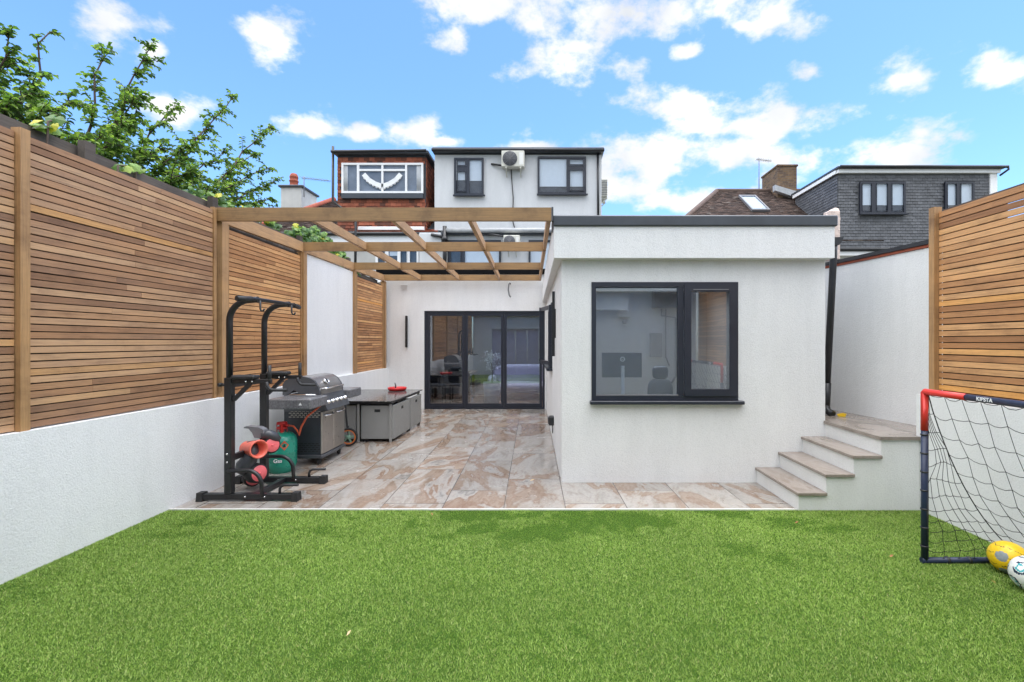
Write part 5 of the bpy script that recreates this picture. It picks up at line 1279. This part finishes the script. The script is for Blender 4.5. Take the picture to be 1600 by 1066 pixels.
for ((px, py), X, dn) in LIMBS:
    Y = X*F/(px-855); tip = Vector((X, Y, EYE-(py-534)*Y/F))
    st_ = trunk_top+Vector((rng.uniform(-.1, .1), (Y-6.1)*.55-.25, rng.uniform(0, .3)))
    mid = Vector(((st_.x+tip.x)/2-.1, st_.y+(tip.y-st_.y)*.35, st_.z+(tip.z-st_.z)*.55+.15))
    P = [bez(st_, mid, tip, t/12)+Vector((rng.gauss(0, .02), rng.gauss(0, .02), rng.gauss(0, .015))) for t in range(13)]
    br.tube([trunk_top-Vector((0, 0, .1))]+P, [.035]+[.022*(1-t/13)+.003 for t in range(13)], 6)
    for t in range(2, 13):
        base = P[t]; dl = (P[t]-P[t-1]).normalized()
        for q in range(max(1, int(round(4.6*dn)))):
            if t < 5 and rng.random() < .3: continue
            dr = (dl*rng.uniform(.2, 1.1)+Vector((rng.uniform(-.8, .8), rng.uniform(-.8, 1.3), rng.uniform(-.4, .55)))).normalized()
            ln = rng.uniform(.18, .55)*(1.1-.06*t)*min(1, dn+.2); e = base+dr*ln; e.z -= .04
            br.tube([base, base.lerp(e, .5)+Vector((0, 0, .02)), e], [.005, .004, .002], 4)
            nl = int(ln/.024)+3
            for k in range(nl):
                pp = base.lerp(e, (k+.6)/nl)+Vector((0, 0, .02*math.sin(math.pi*(k+.6)/nl))); side = 1 if k % 2 else -1
                o_ = dr.cross(Vector((0, 0, 1))).normalized()*side
                leaf(lf, pp, dr*.6+o_*.7+Vector((rng.uniform(-.4, .4), rng.uniform(-.4, .4), rng.uniform(-.9, .15))), rng.uniform(.055, .090)*(1.08-.03*t), rng.uniform(.034, .052)*(1.05-.02*t), rng.random()**1.1)
    for k in range(9):        # sprig of small leaves at the tip
        pp = P[-1]-dl*.012*k*2; leaf(lf, pp, dl*.7+Vector((rng.uniform(-1, 1), rng.uniform(-1, 1), rng.uniform(-.6, .6))), rng.uniform(.03, .05), .018, rng.random()*.8)
br.build('branch', M['bark'], pt); lf.build('foliage', M['leaf'], pt)

# vines: broad lobed leaves
def vleaf(m_, p, nrm, s, rnd):
    nrm = nrm.normalized(); x = nrm.orthogonal().normalized(); y = nrm.cross(x); ra = rng.uniform(0, 6.28); X_, Y_ = x*math.cos(ra)+y*math.sin(ra), -x*math.sin(ra)+y*math.cos(ra)
    R_ = [(0, .30), (18, .75), (40, .88), (58, .78), (80, 1.0), (102, .80), (128, .98), (155, .80), (180, 1.08)]
    vs = [p+nrm*s*.08]; ang = [(a, r_) for a, r_ in R_]+[(360-a, r_) for a, r_ in R_[-2:0:-1]]
    for a, r_ in ang: vs.append(p+(X_*math.cos(R(a))+Y_*math.sin(R(a)))*s*.5*r_-nrm*s*.10*r_)
    n = len(ang); m_.add(vs, [(0, 1+i, 1+(i+1) % n) for i in range(n)], False, rnd)
def vine(loc, label, spots, n, s, group):
    t_ = thing('grape_vine', loc, label, 'vine', group); m_ = MB(); st_ = MB()
    for (c, rad, cnt) in spots:
        c = Vector(c)
        for k in range(cnt):
            d = Vector((rng.gauss(0, 1), rng.gauss(0, 1), rng.gauss(0, 1))).normalized()
            p = c+Vector((d.x*rad[0], d.y*rad[1], d.z*rad[2]))*rng.uniform(.35, 1)**.5
            vleaf(m_, p, Vector((rng.uniform(-.2, 1), rng.uniform(-1, .1), rng.uniform(0, 1.1))), rng.uniform(.7, 1.2)*s, rng.random())
        MB().tube([c+Vector((0, 0, -rad[2]-.5)), c+Vector((.02, 0, 0)), c+Vector((0, .1, rad[2]*.8))], .008, 5).build('stem', M['bark'], t_)
    m_.build('foliage', M['vineleaf'], t_)
vine((-4, 8, 0), 'bright green and yellow vine spilling above the fence behind the pergola', [((-3.98, 7.55, 3.22), (.14, .38, .20), 150), ((-4.02, 8.15, 3.30), (.16, .42, .22), 190), ((-4.05, 9.0, 3.12), (.16, .4, .24), 170), ((-4.05, 9.6, 2.98), (.15, .3, .2), 90)], 0, .12, 'vines on the old fence')
vine((-3.9, 6.2, 0), 'green vine climbing the old fence just left of the front pergola beam', [((-4.0, 5.6, 3.2), (.12, .42, .16), 90), ((-4.0, 6.5, 3.25), (.14, .45, .16), 110)], 0, .10, 'vines on the old fence')
vine((-3.8, 3.6, 0), 'few large broad vine leaves hanging over the left foreground fence', [((-3.78, 3.52, 3.21), (.05, .10, .08), 6), ((-3.74, 4.05, 3.08), (.03, .10, .04), 2), ((-3.85, 4.35, 3.14), (.05, .2, .06), 4)], 0, .125, 'vines on the old fence')
